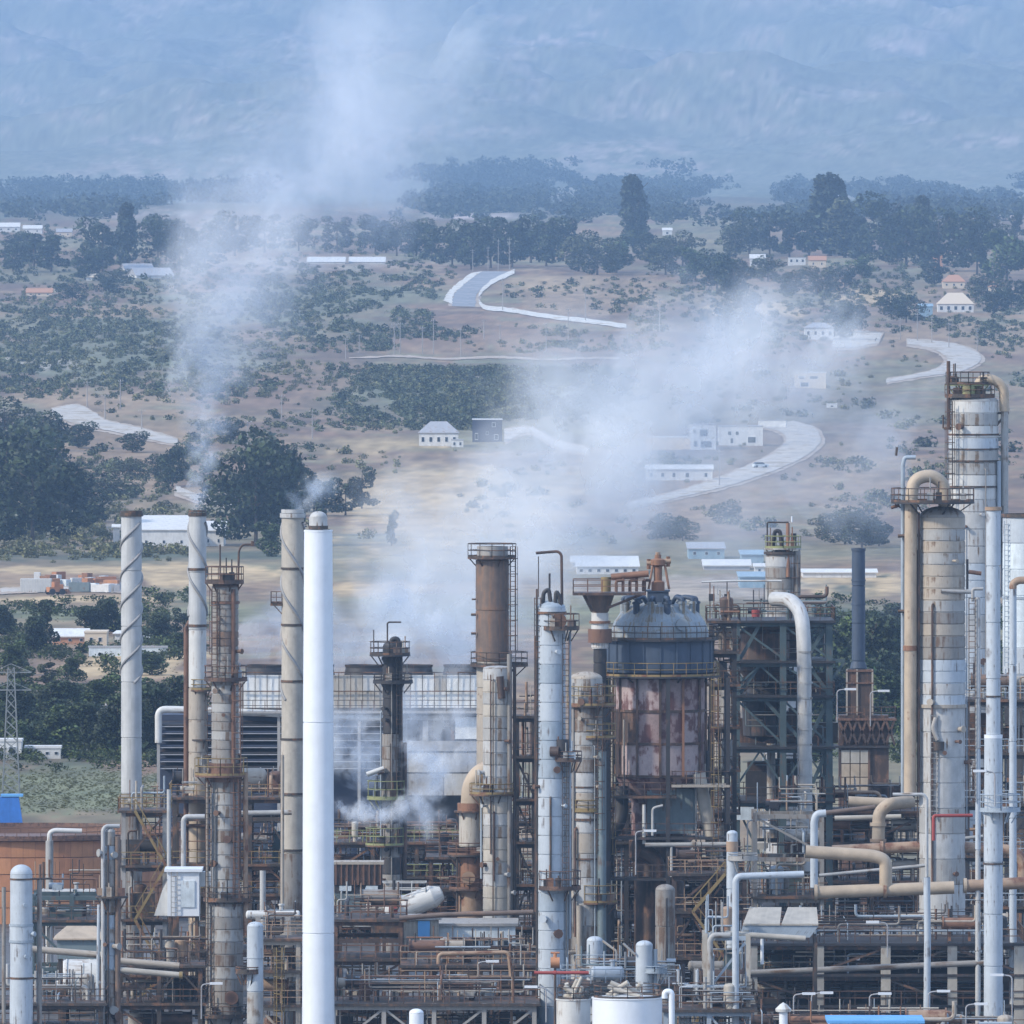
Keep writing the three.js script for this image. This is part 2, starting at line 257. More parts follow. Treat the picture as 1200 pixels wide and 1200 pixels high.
{
  const cols = []; for (let p = -2400; p < -480; p += 80) cols.push(p); for (let p = -480; p < -60; p += 7) cols.push(p); for (let p = -60; p <= 1260; p += 4.5) cols.push(p); for (let p = 1266; p < 1680; p += 7) cols.push(p); for (let p = 1680; p < 3600; p += 80) cols.push(p);
  const rows = [250, 500, 700, 800, 850]; let d = 880;
  while (d < 29300) { rows.push(d); const e = 4, s = (prof(d + e) - prof(d)) / e, dy = F * ((EYE - prof(d)) / (d * d) + Math.max(0.012, s) / d); d += clamp((d < 1250 ? 6 : 2.1) / dy, 1.5, d > 12000 ? 55 : 170); }
  const pos = new Float32Array(rows.length * cols.length * 3), col = new Float32Array(pos.length), idx = [];
  rows.forEach((dd, r) => cols.forEach((p, c) => {
    const k = (r * cols.length + c) * 3, x = PX(p, dd), z = -dd, y = ground(x, z);
    pos[k] = x; pos[k + 1] = y; pos[k + 2] = z;
    const q = cover(p, HZ + (EYE - y) * F / dd, x, z); col[k] = q[0]; col[k + 1] = q[1]; col[k + 2] = q[2];
    if (r && c) { const a = r * cols.length + c, b = a - cols.length; idx.push(b - 1, b, a, b - 1, a, a - 1); }
  }));
  const g = new THREE.BufferGeometry(); g.setAttribute('position', new THREE.BufferAttribute(pos, 3)); g.setAttribute('color', new THREE.BufferAttribute(col, 3)); g.setIndex(idx); g.computeVertexNormals();
  const m = new THREE.MeshStandardMaterial({ vertexColors: true, roughness: 1, side: THREE.DoubleSide });
  tag(add('terrain', g, m), 'dry plain, scrubby hillside and hazy mountain behind the refinery', null, null, 'structure');
}
// roads: a strip between two edges that both lie on the land
function strip(name, label, A, B, m, lift, kind = 'structure', verge) {
  if ((name === 'road' || name === 'path') && !verge) { const out = (P, Q) => P.map(([x, y], k) => { const q = Q[Math.min(Q.length - 1, Math.round(k * (Q.length - 1) / (P.length - 1)))], dx = x - q[0], dy = y - q[1], l = Math.hypot(dx, dy) || 1; return [x + dx / l * 4.5 + (hash(k, 3, 9) - .5) * 3, y + dy / l * 2 + (hash(k, 5, 9) - .5) * 1.4]; }); strip('road_verge', 'dusty broken verge under the ' + label.split(' ').slice(0, 10).join(' '), out(A, B), out(B, A), M.dirtroad, lift * .45, kind, true); }
  const dense = (L, n) => { const c = new THREE.CatmullRomCurve3(L.map(([x, y]) => new THREE.Vector3(x, y, 0)), false, 'centripetal'); return c.getSpacedPoints(n).map((q, k) => hit(q.x + (noise(k * .7, q.x, 5) - .5) * 3, q.y + (noise(k * .8, q.y, 7) - .5) * 1.3)); };
  const n = 56; dense0(A, B, n); const P = dense(A, n), Q = dense(B, n), g = new THREE.BufferGeometry(), pos = [], idx = [], uv = [], W = 4;
  for (let k = 0; k <= n; k++) for (let j = 0; j <= W; j++) {
    const t = j / W, x = lerp(P[k][0], Q[k][0], t), z = lerp(P[k][2], Q[k][2], t);
    pos.push(x, Math.max(ground(x, z), lerp(P[k][1], Q[k][1], t)) + lift, z); uv.push(x, z * .4);
    if (k && j) { const a = k * (W + 1) + j, b = a - W - 1; idx.push(b - 1, b, a, b - 1, a, a - 1); }
  }
  g.setAttribute('position', new THREE.Float32BufferAttribute(pos, 3)); g.setAttribute('uv', new THREE.Float32BufferAttribute(uv, 2)); g.setIndex(idx); g.computeVertexNormals();
  return tag(add(name, g, m), label, null, null, kind);
}
const ROADPX = []; function dense0(A, B, n) { const f = (L) => new THREE.CatmullRomCurve3(L.map(([x, y]) => new THREE.Vector3(x, y, 0)), false, 'centripetal').getSpacedPoints(n), a = f(A), b = f(B); a.forEach((p, k) => ROADPX.push([(p.x + b[k].x) / 2, (p.y + b[k].y) / 2, Math.abs(p.x - b[k].x) / 2 + 7, Math.abs(p.y - b[k].y) / 2 + 5])); }
const onRoad = (x, y) => ROADPX.some(([a, b, w, h]) => Math.abs(x - a) < w && y - b < h + 5 && b - y < h);
const line = (L, w) => [L.map(([x, y, k = 1]) => [x, y - w * k / 2]), L.map(([x, y, k = 1]) => [x, y + w * k / 2])];
strip('road', 'grey asphalt road climbing over the crest', [[566, 318], [547, 331], [533, 345], [529, 359]], [[597, 319], [578, 329], [560, 343], [556, 360]], M.asphalt, 0.25);
strip('pavement', 'pale kerb strip on the outer side of the crest road', [[553, 320], [534, 334], [522, 347], [519, 353]], [[566, 318], [547, 331], [532, 346], [530, 357]], M.kerb, 0.3);
strip('pavement', 'pale kerb strip that bends away from the crest road', ...line([[603, 319], [588, 325], [572, 334], [560, 348], [566, 359], [598, 364], [640, 371], [690, 377], [735, 383]], 5.5), M.kerb, 0.3);
strip('path', 'pale dirt track winding through scrub above the dark trees', ...line([[62, 484, 1], [92, 487, 2.6], [125, 499, 1.3], [165, 508, 1.2], [208, 519, .8]], 9), M.gravelroad, 0.3);
strip('path', 'pale dirt track behind the steaming stack', ...line([[206, 574, 1.2], [228, 583, 1], [255, 588, 1], [276, 592, 1]], 8), M.gravelroad, 0.3);
strip('path', 'pale track beside the navy cube house', ...line([[592, 512, 2.2], [620, 504, 1], [650, 520, 1.2], [690, 529, 1]], 7), M.gravelroad, 0.3);
strip('footpath', 'dirt road across the hillside lined by utility poles', ...line([[410, 420, .4], [470, 418, 1], [520, 421, .8], [580, 419, 1.1], [640, 422, .7], [700, 420, .9], [760, 423, .3]], 2.6), M.dirtroad, 0.25);
strip('road', 'pale ring road curving around the white villa', [[930, 494], [956, 503], [962, 517], [945, 534], [905, 553], [850, 571], [790, 585], [735, 596]], [[893, 502], [915, 507], [922, 516], [910, 529], [880, 545], [838, 562], [785, 579], [735, 590]], M.gravelroad, 0.3);
strip('road', 'wide pale road bend beside the tall column top', [[1062, 398], [1095, 400], [1130, 407], [1150, 420], [1135, 433], [1090, 441], [1038, 449]], [[1062, 404], [1088, 408], [1104, 415], [1110, 423], [1103, 430], [1078, 438], [1038, 445]], M.gravelroad, 0.3);
strip('path', 'pale levelled clearing on the misty slope', [[980, 391], [1005, 389], [1034, 391]], [[975, 408], [1000, 408], [1030, 402]], M.gravelroad, 0.3);
strip('path', 'thin pale track across the plain beyond the tank', [[0, 690], [90, 687], [150, 690]], [[0, 694], [90, 690], [150, 693]], M.gravelroad, 0.02);

// ---------------------------------------------------------------- trees, bushes
function foliage(c, seed) { const m = new THREE.MeshPhysicalMaterial({ vertexColors: true, roughness: 1, transmission: 0.3, thickness: 0, specularIntensity: 0.2, side: THREE.DoubleSide }); m.color.setRGB(...c); return m; }
// crown of many leaf clumps inside uneven lobes; unit height
function crownGeo(kind, seed, N, fine = 1) {
  const R = rng(seed), b = new MB(), col = [], lobes = [];
  if (kind === 'round') for (let k = 0; k < 9; k++) lobes.push([(R() - .5) * .55, .2 + .68 * k / 8, (R() - .5) * .55, .15 + R() * .14, .12 + R() * .1]);
  if (kind === 'tall') for (let k = 0; k < 12; k++) { const h = .12 + .8 * k / 11; lobes.push([(R() - .5) * .2 * (1.2 - h), h, (R() - .5) * .2 * (1.2 - h), .09 + .12 * Math.sin(Math.PI * clamp(h * .82 + .1)), .1]); }
  if (kind === 'cone') for (let k = 0; k < 12; k++) { const h = .12 + .84 * k / 11; lobes.push([(R() - .5) * .06, h, (R() - .5) * .06, .2 * (1.06 - h), .09]); }
  if (kind === 'loose') for (let k = 0; k < 11; k++) lobes.push([(R() - .5) * .55, .18 + .72 * k / 10, (R() - .5) * .4, .1 + R() * .11, .07 + R() * .09]);
  if (kind === 'bush') for (let k = 0; k < 6; k++) lobes.push([(R() - .5) * 1.1, .3 + R() * .35, (R() - .5) * 1.1, .3 + R() * .25, .25 + R() * .2]);
  const tone = lobes.map(() => 0.6 + R() * 0.8);
  for (let k = 0; k < N; k++) {
    const q = Math.floor(R() * lobes.length), [lx, ly, lz, lr, lh] = lobes[q], a = R() * 6.283, w = 2 * R() - 1, e = Math.sqrt(1 - w * w), r = Math.cbrt(0.25 + 0.75 * R());
    const x = lx + lr * r * e * Math.cos(a), y = ly + lh * r * w, z = lz + lr * r * e * Math.sin(a), s = (kind === 'bush' ? .11 : .034) * fine * (.6 + .9 * R());
    const u = new THREE.Vector3(R() - .5, R() - .5, R() - .5).normalize(), v = new THREE.Vector3(R() - .5, R() - .5, R() - .5).cross(u).normalize(), n = new THREE.Vector3(e * Math.cos(a), w + .3, e * Math.sin(a)).normalize();
    const base = b.p.length / 3, t = tone[q] * (.65 + .7 * R());
    for (const [i, j] of [[-1, -.7], [1, -.9], [.8, .8], [-.6, 1]]) { b.v(x + (u.x * i + v.x * j) * s, y + (u.y * i + v.y * j) * s, z + (u.z * i + v.z * j) * s, n.x, n.y, n.z, i, j); col.push(t, t * (.95 + .1 * R()), t * .9); }
    b.i.push(base, base + 1, base + 2, base, base + 2, base + 3);
  }
  const g = b.geo(); g.setAttribute('color', new THREE.Float32BufferAttribute(col, 3)); return g;
}
function trunkGeo(seed, low) {
  const R = rng(seed + 90), b = new MB(); b.lathe([[.028, -.02], [.02, .1], [.014, .5], [.005, .85]], 7);
  for (let k = 0; k < 6; k++) { const h = low + k * .09, a = R() * 6.28, l = .12 + R() * .12; b.tube([[0, h, 0], [Math.cos(a) * l * .5, h + .06, Math.sin(a) * l * .5], [Math.cos(a) * l, h + .16, Math.sin(a) * l]], .006, 5, false); }
  return b.geo();
}
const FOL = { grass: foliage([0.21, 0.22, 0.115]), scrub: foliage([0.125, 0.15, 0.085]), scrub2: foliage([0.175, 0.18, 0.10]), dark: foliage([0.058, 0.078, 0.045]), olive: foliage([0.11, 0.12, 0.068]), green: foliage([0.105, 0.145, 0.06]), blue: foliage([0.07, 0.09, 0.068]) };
const KIND = {};
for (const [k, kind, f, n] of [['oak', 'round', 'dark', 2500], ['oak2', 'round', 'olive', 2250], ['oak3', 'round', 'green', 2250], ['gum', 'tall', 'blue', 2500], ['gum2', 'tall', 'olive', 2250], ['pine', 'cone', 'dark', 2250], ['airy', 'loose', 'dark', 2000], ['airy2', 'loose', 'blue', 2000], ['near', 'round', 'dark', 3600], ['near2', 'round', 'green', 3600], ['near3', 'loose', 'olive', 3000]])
  KIND[k] = { crown: crownGeo(kind, k.length * 7 + n + k.charCodeAt(k.length - 1), n, .55), trunk: trunkGeo(n, kind === 'cone' ? .12 : .3), mat: FOL[f] };
const firstTree = {};
const TR = rng(77);
function tree(kind, px, py, hpx, wide, label, group, name = 'tree') {   // foot on the picture, height in picture pixels
  const [x, y, z, d] = hit(px, py), h = hpx * d / F, key = kind + name;
  if (firstTree[key]) return copy(firstTree[key], x, y - .2, z, TR() * 6.28, [h * wide, h, h * wide], label, group);
  const t = firstTree[key] = thing(name, label, 'tree', x, y - .2, z, TR() * 6.28, group);
  add('trunk', KIND[kind].trunk, M.bark, t); add('crown', KIND[kind].crown, KIND[kind].mat, t); t.scale.set(h * wide, h, h * wide); return t;
}
const NTH = ['leftmost', ...'second third fourth fifth sixth seventh eighth ninth tenth eleventh twelfth thirteenth fourteenth fifteenth sixteenth seventeenth eighteenth nineteenth twentieth'.split(' ')];
const nth = (k) => k ? (NTH[k] || (k + 1) + 'th') + ' from left' : 'leftmost';
const stand = (label, group, list) => list.slice().sort((a, b) => a[1] - b[1]).forEach(([k, px, py, h, w = 1], j) => tree(k, px, py, h, w, label + ', ' + nth(j), group));
stand('dark evergreen tree in the thick hill foot grove', 'dark trees of the hill foot grove', [['oak', 8, 632, 125, 1.15], ['oak', 38, 640, 105, 1.2], ['airy', 70, 628, 85, 1.2], ['oak', 20, 585, 90, 1.1], ['oak', 58, 590, 70, 1.1], ['oak', -30, 620, 130], ['airy', 90, 612, 60, 1.3], ['oak', 45, 545, 60, 1.2], ['oak2', 5, 528, 60, 1.2], ['oak', 105, 612, 36, 1.4]]);
stand('big dark tree in the clump beside the white sheds', 'dark tree clump behind the white sheds', [['oak', 300, 640, 120, .95], ['oak', 325, 628, 118, .9], ['oak', 280, 632, 75, 1.2], ['gum', 312, 600, 86, 1.1], ['oak', 345, 605, 60, 1.2], ['oak3', 318, 652, 42, 1.3]]);
stand('dark loose tree on the tan slope below the white house', 'loose trees below the white house', [['airy', 382, 606, 44, 1.2], ['airy', 405, 604, 46, 1.2], ['airy2', 424, 596, 48, 1], ['oak', 368, 600, 36, 1.3]]);
tree('airy2', 459, 640, 42, .6, 'lone slender tree standing in the smoke on the tan slope');
stand('dark bushy tree beside the pale dirt track', 'trees beside the pale dirt track', [['oak', 92, 525, 30, 1.6], ['oak', 155, 530, 24, 1.8], ['oak', 202, 570, 50, 1], ['oak', 188, 556, 24, 1.5], ['oak2', 130, 585, 26, 2.2], ['oak2', 150, 560, 22, 2.2], ['oak', 268, 590, 22, 1.4], ['oak', 192, 600, 14, 1.4], ['oak', 270, 520, 30, 1.2]]);
tree('gum', 742, 290, 84, .95, 'tall dark conical tree standing alone on the ridge above the tan field', null, 'cypress');
stand('tall hazy eucalyptus on the ridge above the white cottages', 'ridge trees above the white cottages', [['gum', 972, 300, 96, 1.25], ['gum2', 990, 302, 70, 1.3], ['oak', 948, 300, 58, 1.1], ['airy2', 925, 302, 54, 1], ['airy2', 902, 300, 56, .9], ['oak', 878, 298, 52, 1.2], ['oak2', 862, 302, 42, 1.3], ['gum', 1008, 304, 50, 1.2]]);
stand('hazy round tree on the ridge beside the orange walled house', 'ridge trees beside the orange walled house', [['oak', 1040, 306, 76, 1.1], ['oak', 1062, 312, 68, 1.2], ['gum', 1080, 306, 76, .8], ['oak', 1100, 318, 70, 1.1], ['oak', 1128, 312, 66, 1.1], ['airy', 1145, 322, 64, .9], ['oak3', 1180, 330, 62, 1.2], ['oak2', 1165, 300, 44, 1.2], ['oak3', 1198, 316, 40, 1.2], ['airy', 1192, 280, 32, 1]]);
stand('dark dense tree in the belt behind the crest road', 'tree belt behind the crest road', [['oak', 530, 312, 52, 1.1], ['oak', 552, 316, 58, 1.1], ['oak', 575, 314, 56, 1.2], ['airy', 600, 313, 60, 1.1], ['oak', 622, 308, 52, 1.2], ['oak', 640, 312, 55, 1.1], ['airy', 660, 306, 52, 1.1], ['oak2', 678, 318, 46, 1.3], ['oak2', 700, 322, 42, 1.4], ['oak3', 722, 320, 44, 1.4], ['oak', 762, 310, 40, 1.3], ['oak2', 780, 322, 40, 1.4], ['oak2', 800, 312, 40, 1.3], ['airy', 506, 306, 40, 1.2], ['oak', 488, 300, 42, 1.2]]);
stand('bushy tree on the slope under the ridge cottages', 'trees under the ridge cottages', [['oak', 860, 352, 52, 1.1], ['oak', 840, 338, 44, 1.2], ['oak3', 815, 330, 42, 1.3], ['oak2', 900, 330, 30, 1.5], ['oak', 925, 345, 28, 1.5], ['oak2', 958, 345, 32, 1.5], ['oak', 990, 338, 26, 1.4], ['oak3', 1010, 326, 30, 1.4], ['oak', 872, 385, 44, 1], ['airy', 850, 400, 40, .9], ['oak', 1000, 390, 36, 1.2], ['oak', 985, 398, 40, 1], ['oak', 1062, 378, 30, 1.5], ['oak', 1045, 372, 28, 1.4], ['oak', 1165, 368, 30, 1.5], ['oak', 1185, 362, 36, 1.3], ['oak2', 1150, 350, 28, 1.4], ['oak', 1095, 335, 30, 1.4]]);
stand('dark tree in the hillside grove around the grey shed roofs', 'grove around the grey shed roofs', [['oak', 120, 318, 60, 1.1], ['gum', 148, 312, 74, .8], ['oak', 185, 306, 50, 1.2], ['oak', 200, 300, 46, 1.2], ['oak', 100, 328, 36, 1.3], ['airy', 210, 318, 40, 1.2], ['airy', 60, 318, 44, 1.4], ['airy', 40, 312, 40, 1.3], ['oak', 15, 318, 34, 1.3], ['oak', 128, 345, 26, 1.5], ['oak', 85, 352, 22, 1.6], ['oak', 20, 300, 28, 1.4], ['oak', 240, 312, 46, 1.2], ['oak', 275, 300, 50, 1.2], ['airy', 310, 296, 46, 1.2], ['oak', 350, 294, 40, 1.2], ['airy', 395, 296, 44, 1.2], ['oak', 440, 296, 42, 1.2], ['oak', 465, 300, 44, 1.2]]);
stand('dark tree near the cream farmhouse on the plain', 'trees near the cream farmhouse', [['near2', 10, 790, 40, 1.3], ['airy', 52, 760, 60, .9], ['near', 38, 765, 45, 1.1], ['near', 125, 742, 42, 1.2], ['near', 108, 744, 36, 1.4], ['near', 185, 752, 34, 1.4], ['airy', 215, 750, 40, 1], ['near2', 80, 800, 34, 1.3], ['near3', 55, 802, 28, 1.5], ['near2', 205, 765, 28, 1.6], ['near2', 178, 790, 28, 1.8], ['near', 5, 745, 38, 1.3], ['near2', 25, 812, 30, 1.6]]);
stand('dense dark green tree in the thicket behind the twisted grey stack', 'thicket behind the twisted grey stack', [['near2', 80, 880, 52, 1.5], ['near', 112, 882, 62, 1.3], ['near', 138, 884, 74, 1.1], ['near', 182, 885, 86, 1.1], ['near', 60, 842, 46, 1.6], ['near2', 110, 842, 52, 1.5], ['near', 25, 850, 52, 1.4], ['near2', 150, 835, 40, 1.5], ['near', 200, 850, 60, 1.2], ['near2', 40, 885, 40, 1.5], ['near', 170, 842, 45, 1.3]]);
stand('dark blurred tree in the belt behind the navy chimney', 'tree belt behind the navy chimney', [['near', 952, 800, 78, 1.1], ['near2', 985, 808, 86, 1.1], ['near', 1022, 812, 92, 1.1], ['near', 1045, 800, 80, 1.2], ['near3', 968, 760, 50, 1.3], ['near', 1030, 770, 56, 1.2], ['near', 1012, 850, 80, 1.2], ['near2', 1046, 860, 84, 1.1], ['near', 962, 850, 78, 1.2], ['near', 1050, 745, 40, 1.3]]);
stand('hazy grey green tree on the misty flat below the villa', 'trees on the misty flat below the villa', [['oak', 785, 632, 30, 1.6], ['oak', 800, 634, 26, 1.5], ['oak2', 770, 632, 22, 1.6], ['oak', 852, 612, 22, 1.8], ['oak', 990, 638, 40, 1.4], ['oak', 1010, 642, 46, 1.3], ['oak', 1030, 640, 34, 1.4], ['oak2', 970, 632, 30, 1.5]]);
stand('rounded green tree behind the white stack low among the pipes', 'green trees glimpsed among the pipes', [['oak3', 410, 1010, 70, 1.1], ['oak3', 432, 1012, 62, 1.1]]);

function scatter(name, label, seed, boxes, m, geoSeed, h0, h1, soft) {       // ground cover nobody could count
  const R = rng(seed), mats = [], q = new THREE.Matrix4(), e = new THREE.Euler(), tint = [];
  for (const [x0, x1, y0, y1, n, th] of boxes) for (let k = 0; k < n; k++) {
    const px = lerp(x0, x1, R()), py = lerp(y0, y1, R()); if (fbm(px / 55, py / 17, seed, 4) < th || onRoad(px, py)) continue; if (R() < Math.max(smooth(Math.abs((py - y0) / (y1 - y0) * 2 - 1), .6, 1), smooth(Math.abs((px - x0) / (x1 - x0) * 2 - 1), .7, 1)) * .8) continue; if (soft && R() < smooth(Math.abs((py - y0) / (y1 - y0) * 2 - 1), .25, 1)) continue;
    const [x, y, z] = hit(px, py), s = lerp(h0, h1, R() * R());
    q.compose(new THREE.Vector3(x, y - s * .15, z), new THREE.Quaternion().setFromEuler(e.set(0, R() * 6.28, 0)), new THREE.Vector3(s * (.9 + .6 * R()), s, s * (.9 + .6 * R()))); mats.push(q.clone()); const t = .65 + .7 * R(); tint.push(new THREE.Color(t * 1.05, t, t * .92));
  }
  const im = new THREE.InstancedMesh(crownGeo('bush', geoSeed, 130, .62), m, mats.length); im.name = numbered(name); im.castShadow = im.receiveShadow = true;
  mats.forEach((a, k) => { im.setMatrixAt(k, a); im.setColorAt(k, tint[k]); }); scene.add(im); return tag(im, label, null, null, 'stuff');
}
scatter('undergrowth', 'dark scrub scattered over the dry hillside', 5, [[-60, 330, 340, 470, 2600, .40], [280, 560, 325, 420, 1700, .45], [380, 740, 420, 505, 2600, .38], [20, 380, 470, 610, 1200, .52], [560, 800, 322, 420, 500, .58], [700, 1240, 420, 640, 1100, .58], [800, 1260, 300, 420, 1800, .45], [-60, 560, 255, 345, 2200, .42], [-480, -60, 262, 640, 2600, .45], [1250, 1680, 262, 640, 2600, .48]], FOL.scrub, 3, 1.2, 4.6);
scatter('undergrowth', 'grey green scrub between the hillside fields', 6, [[-60, 420, 330, 480, 2400, .40], [380, 760, 400, 510, 1800, .42], [20, 360, 480, 620, 900, .5], [600, 1240, 300, 480, 1500, .5], [-60, 240, 600, 660, 700, .4], [380, 1240, 520, 640, 900, .55], [-480, -60, 300, 650, 1500, .45], [1250, 1680, 300, 650, 1500, .48]], FOL.scrub2, 4, .9, 3.6);
scatter('undergrowth', 'thick green bushes on the plain beyond the tank', 7, [[-60, 240, 805, 905, 900, .3], [-60, 240, 695, 790, 700, .48], [900, 1080, 700, 900, 900, .35], [-480, -60, 700, 900, 1500, .42], [1080, 1680, 690, 900, 2200, .42]], FOL.green, 5, 1, 2.8);
scatter('grass', 'rough green grass on the plot behind the tank', 8, [[-60, 210, 900, 955, 4200, .3], [-60, 240, 700, 800, 900, .45]], FOL.grass, 6, .1, .32);
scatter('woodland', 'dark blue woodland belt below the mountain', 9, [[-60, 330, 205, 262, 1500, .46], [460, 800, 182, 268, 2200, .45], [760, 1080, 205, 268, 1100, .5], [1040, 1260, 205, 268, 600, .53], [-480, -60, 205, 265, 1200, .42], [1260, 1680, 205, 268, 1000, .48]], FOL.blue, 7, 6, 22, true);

// ---------------------------------------------------------------- utility poles and a pylon
{
  const p = thing('utility_pole', 'weathered utility pole beside the crest road', 'utility pole', 0, 0, 0, 0, 'utility poles beside the crest road');
  new MB().lathe([[.19, -.5], [.12, 9.6], [.001, 9.6]], 8).put('post', M.wood, p); new MB().box(0, 8.9, .16, 2.2, .14, .12).box(0, 8.1, .16, 1.5, .12, .12).put('crossarm', M.wood, p);
  for (const x of [-.95, 0, .95]) new MB().cyl(x, 9, .16, .06, .22, 6).put('insulator', M.lamp, p);
  const set = (label, group, list) => list.slice().sort((a, b) => a[0] - b[0]).forEach(([px, py, h], k) => { const [x, y, z, d] = hit(px, py), s = h * d / F / 9.6, o = p.userData.used ? copy(p, x, y, z, TR(), [1.1, s, 1.1]) : (p.position.set(x, y, z), p.scale.set(1.1, s, 1.1), p); delete o.userData.used; p.userData.used = 1; o.userData.label = label + ', ' + nth(k); o.userData.group = group; });
  set('weathered utility pole beside the crest road', 'utility poles beside the crest road', [[517, 306, 27], [554, 318, 26], [572, 317, 28], [584, 318, 38], [597, 318, 40], [589, 364, 38]]);
  set('weathered utility pole in the tan field beyond the kerb', 'utility poles in the tan field', [[686, 376, 38], [773, 390, 42], [666, 398, 38], [640, 408, 30]]);
  set('weathered utility pole along the hillside dirt road', 'utility poles along the hillside dirt road', [[462, 416, 38], [469, 415, 38], [495, 416, 34], [508, 415, 42], [540, 418, 34], [567, 398, 24], [586, 400, 20], [405, 422, 26], [421, 414, 22], [640, 416, 30]]);
  set('weathered utility pole beside the pale dirt track', 'utility poles beside the pale dirt track', [[123, 492, 30], [141, 480, 36], [166, 504, 24], [102, 478, 32]]);
  set('weathered utility pole on the red slope above the dark tree clump', 'utility poles on the red slope', [[290, 528, 36], [366, 514, 34], [330, 492, 30]]);
  set('pale utility pole on the flat below the villa', 'utility poles around the villa', [[748, 596, 40], [843, 570, 44], [888, 516, 30]]);
  set('pale utility pole beside the wide road bend', 'utility poles beside the wide road bend', [[1075, 400, 34], [1092, 402, 32], [1112, 408, 30], [1145, 412, 28], [1055, 398, 26]]);
  delete p.userData.used;
  const [tx, ty, tz, td] = hit(13, 930), hh = 148 * td / F, t = thing('transmission_tower', 'grey lattice transmission tower beside the blue hopper', 'transmission tower', tx, ty, tz), w = (y) => lerp(1.0, .35, y / hh);
  const b = new MB(), c = new MB(); for (const [i, j] of [[-1, -1], [1, -1], [1, 1], [-1, 1]]) b.bar([i * w(0), 0, j * w(0)], [i * w(hh), hh, j * w(hh)], .11); b.put('leg', M.galv, t);
  for (let k = 0; k < 12; k++) { const y0 = hh * k / 12, y1 = hh * (k + 1) / 12; for (const s of [-1, 1]) { c.bar([-w(y0), y0, s * w(y0)], [w(y1), y1, s * w(y1)], .07); c.bar([w(y0), y0, s * w(y0)], [-w(y1), y1, s * w(y1)], .07); c.bar([s * w(y0), y0, -w(y0)], [s * w(y1), y1, w(y1)], .07); } } c.put('lattice', M.galv, t);
  for (const y of [hh * .82, hh * .96]) new MB().bar([-2.4, y, 0], [2.4, y, 0], .14).bar([-2.4, y, 0], [0, y + 1, 0], .08).bar([2.4, y, 0], [0, y + 1, 0], .08).put('crossarm', M.galv, t);
  const [qx, qy, qz, qd] = hit(124, 862); const u = copy(p, qx, qy, qz, .4, [1.1, 38 * qd / F / 9.6, 1.1], 'lone utility pole in front of the dark thicket', ''); delete u.userData.group;
}

// ---------------------------------------------------------------- houses and sheds
function house(name, label, cat, px, py, wpx, hpx, o = {}) {
  const [x, y, z, d] = hit(px, py), s = d / F, w = wpx * s, h = hpx * s, dep = o.dep || w * .7, t = thing(name, label, cat, x, y, z - dep / 2, o.turn || 0, o.group);
  const rh = (o.roofh || 0) * s, wall = o.wall || M.wall, roof = o.roof || M.greyroof, ov = .35;
  new MB().box(0, h / 2 - 1, 0, w, h + 2, dep).put('wall', wall, t);
  const r = new MB(), a = w / 2 + ov, b = dep / 2 + ov, y0 = h, y1 = h + Math.max(rh, .25);
  if (o.kind === 'hip') { const k = Math.min(a * .6, b); r.quad([-a, y0, b], [a, y0, b], [a - k, y1, 0], [-a + k, y1, 0]).quad([a, y0, -b], [-a, y0, -b], [-a + k, y1, 0], [a - k, y1, 0]).quad([a, y0, b], [a, y0, -b], [a - k, y1, 0], [a - k, y1, 0]).quad([-a, y0, -b], [-a, y0, b], [-a + k, y1, 0], [-a + k, y1, 0]).box(0, y0 - .08, 0, 2 * a, .15, 2 * b); }
  else if (o.kind === 'gable') r.hexa([[-a, y0 - .1, b], [a, y0 - .1, b], [a, y1 - .1, 0], [-a, y1 - .1, 0], [-a, y0 + .12, b], [a, y0 + .12, b], [a, y1 + .12, 0], [-a, y1 + .12, 0]]).hexa([[a, y0 - .1, -b], [-a, y0 - .1, -b], [-a, y1 - .1, 0], [a, y1 - .1, 0], [a, y0 + .12, -b], [-a, y0 + .12, -b], [-a, y1 + .12, 0], [a, y1 + .12, 0]]).quad([-w / 2, y0, dep / 2], [-w / 2, y0, -dep / 2], [-w / 2, y1, 0], [-w / 2, y1, 0]).quad([w / 2, y0, -dep / 2], [w / 2, y0, dep / 2], [w / 2, y1, 0], [w / 2, y1, 0]);
  else if (o.kind === 'shed') r.hexa([[-a, y0 - .1, b], [a, y0 - .1, b], [a, y1 - .1, -b], [-a, y1 - .1, -b], [-a, y0 + .1, b], [a, y0 + .1, b], [a, y1 + .1, -b], [-a, y1 + .1, -b]]);
  else r.box(0, h + .15, 0, w + .2, .3, dep + .2);
  r.put('roof', roof, t);
  for (const [u, v, ww, wh, door] of o.win || []) { const X = (u - .5) * w, Yc = v * h, g = new MB().box(X, Yc, dep / 2 + .03, ww * w, wh * h, .08).put(door ? 'door' : 'window', door ? M.slate : M.lamp, t); new MB().box(X, Yc, dep / 2 + .055, ww * w * .86, wh * h * .86, .06).put('pane', M.glass, g); }
  return t;
}
const two = (n, v = .55, w = .09, h = .34) => Array.from({ length: n }, (_, k) => [(k + .5) / n, v, w, h]);
house('house', 'white two storey house with grey pitched roof on the slope beside the navy cube', 'house', 514, 523, 46, 16, { kind: 'hip', roofh: 13, roof: M.greyroof, win: two(5, .5, .08, .4), dep: 9 });
house('porch', 'low white annex on the outer end of the white pitched roof house', 'annex', 536, 524, 14, 8, { win: two(2, .5, .2, .5), dep: 5 });
house('house', 'navy blue cube house with flat roof on stilts', 'house', 571, 518, 35, 26, { wall: M.slate, roof: M.lamp, win: [[.72, .78, .12, .2], [.14, .25, .1, .3], [.8, .22, .14, .24], [.5, .4, .08, .15]], dep: 9 });
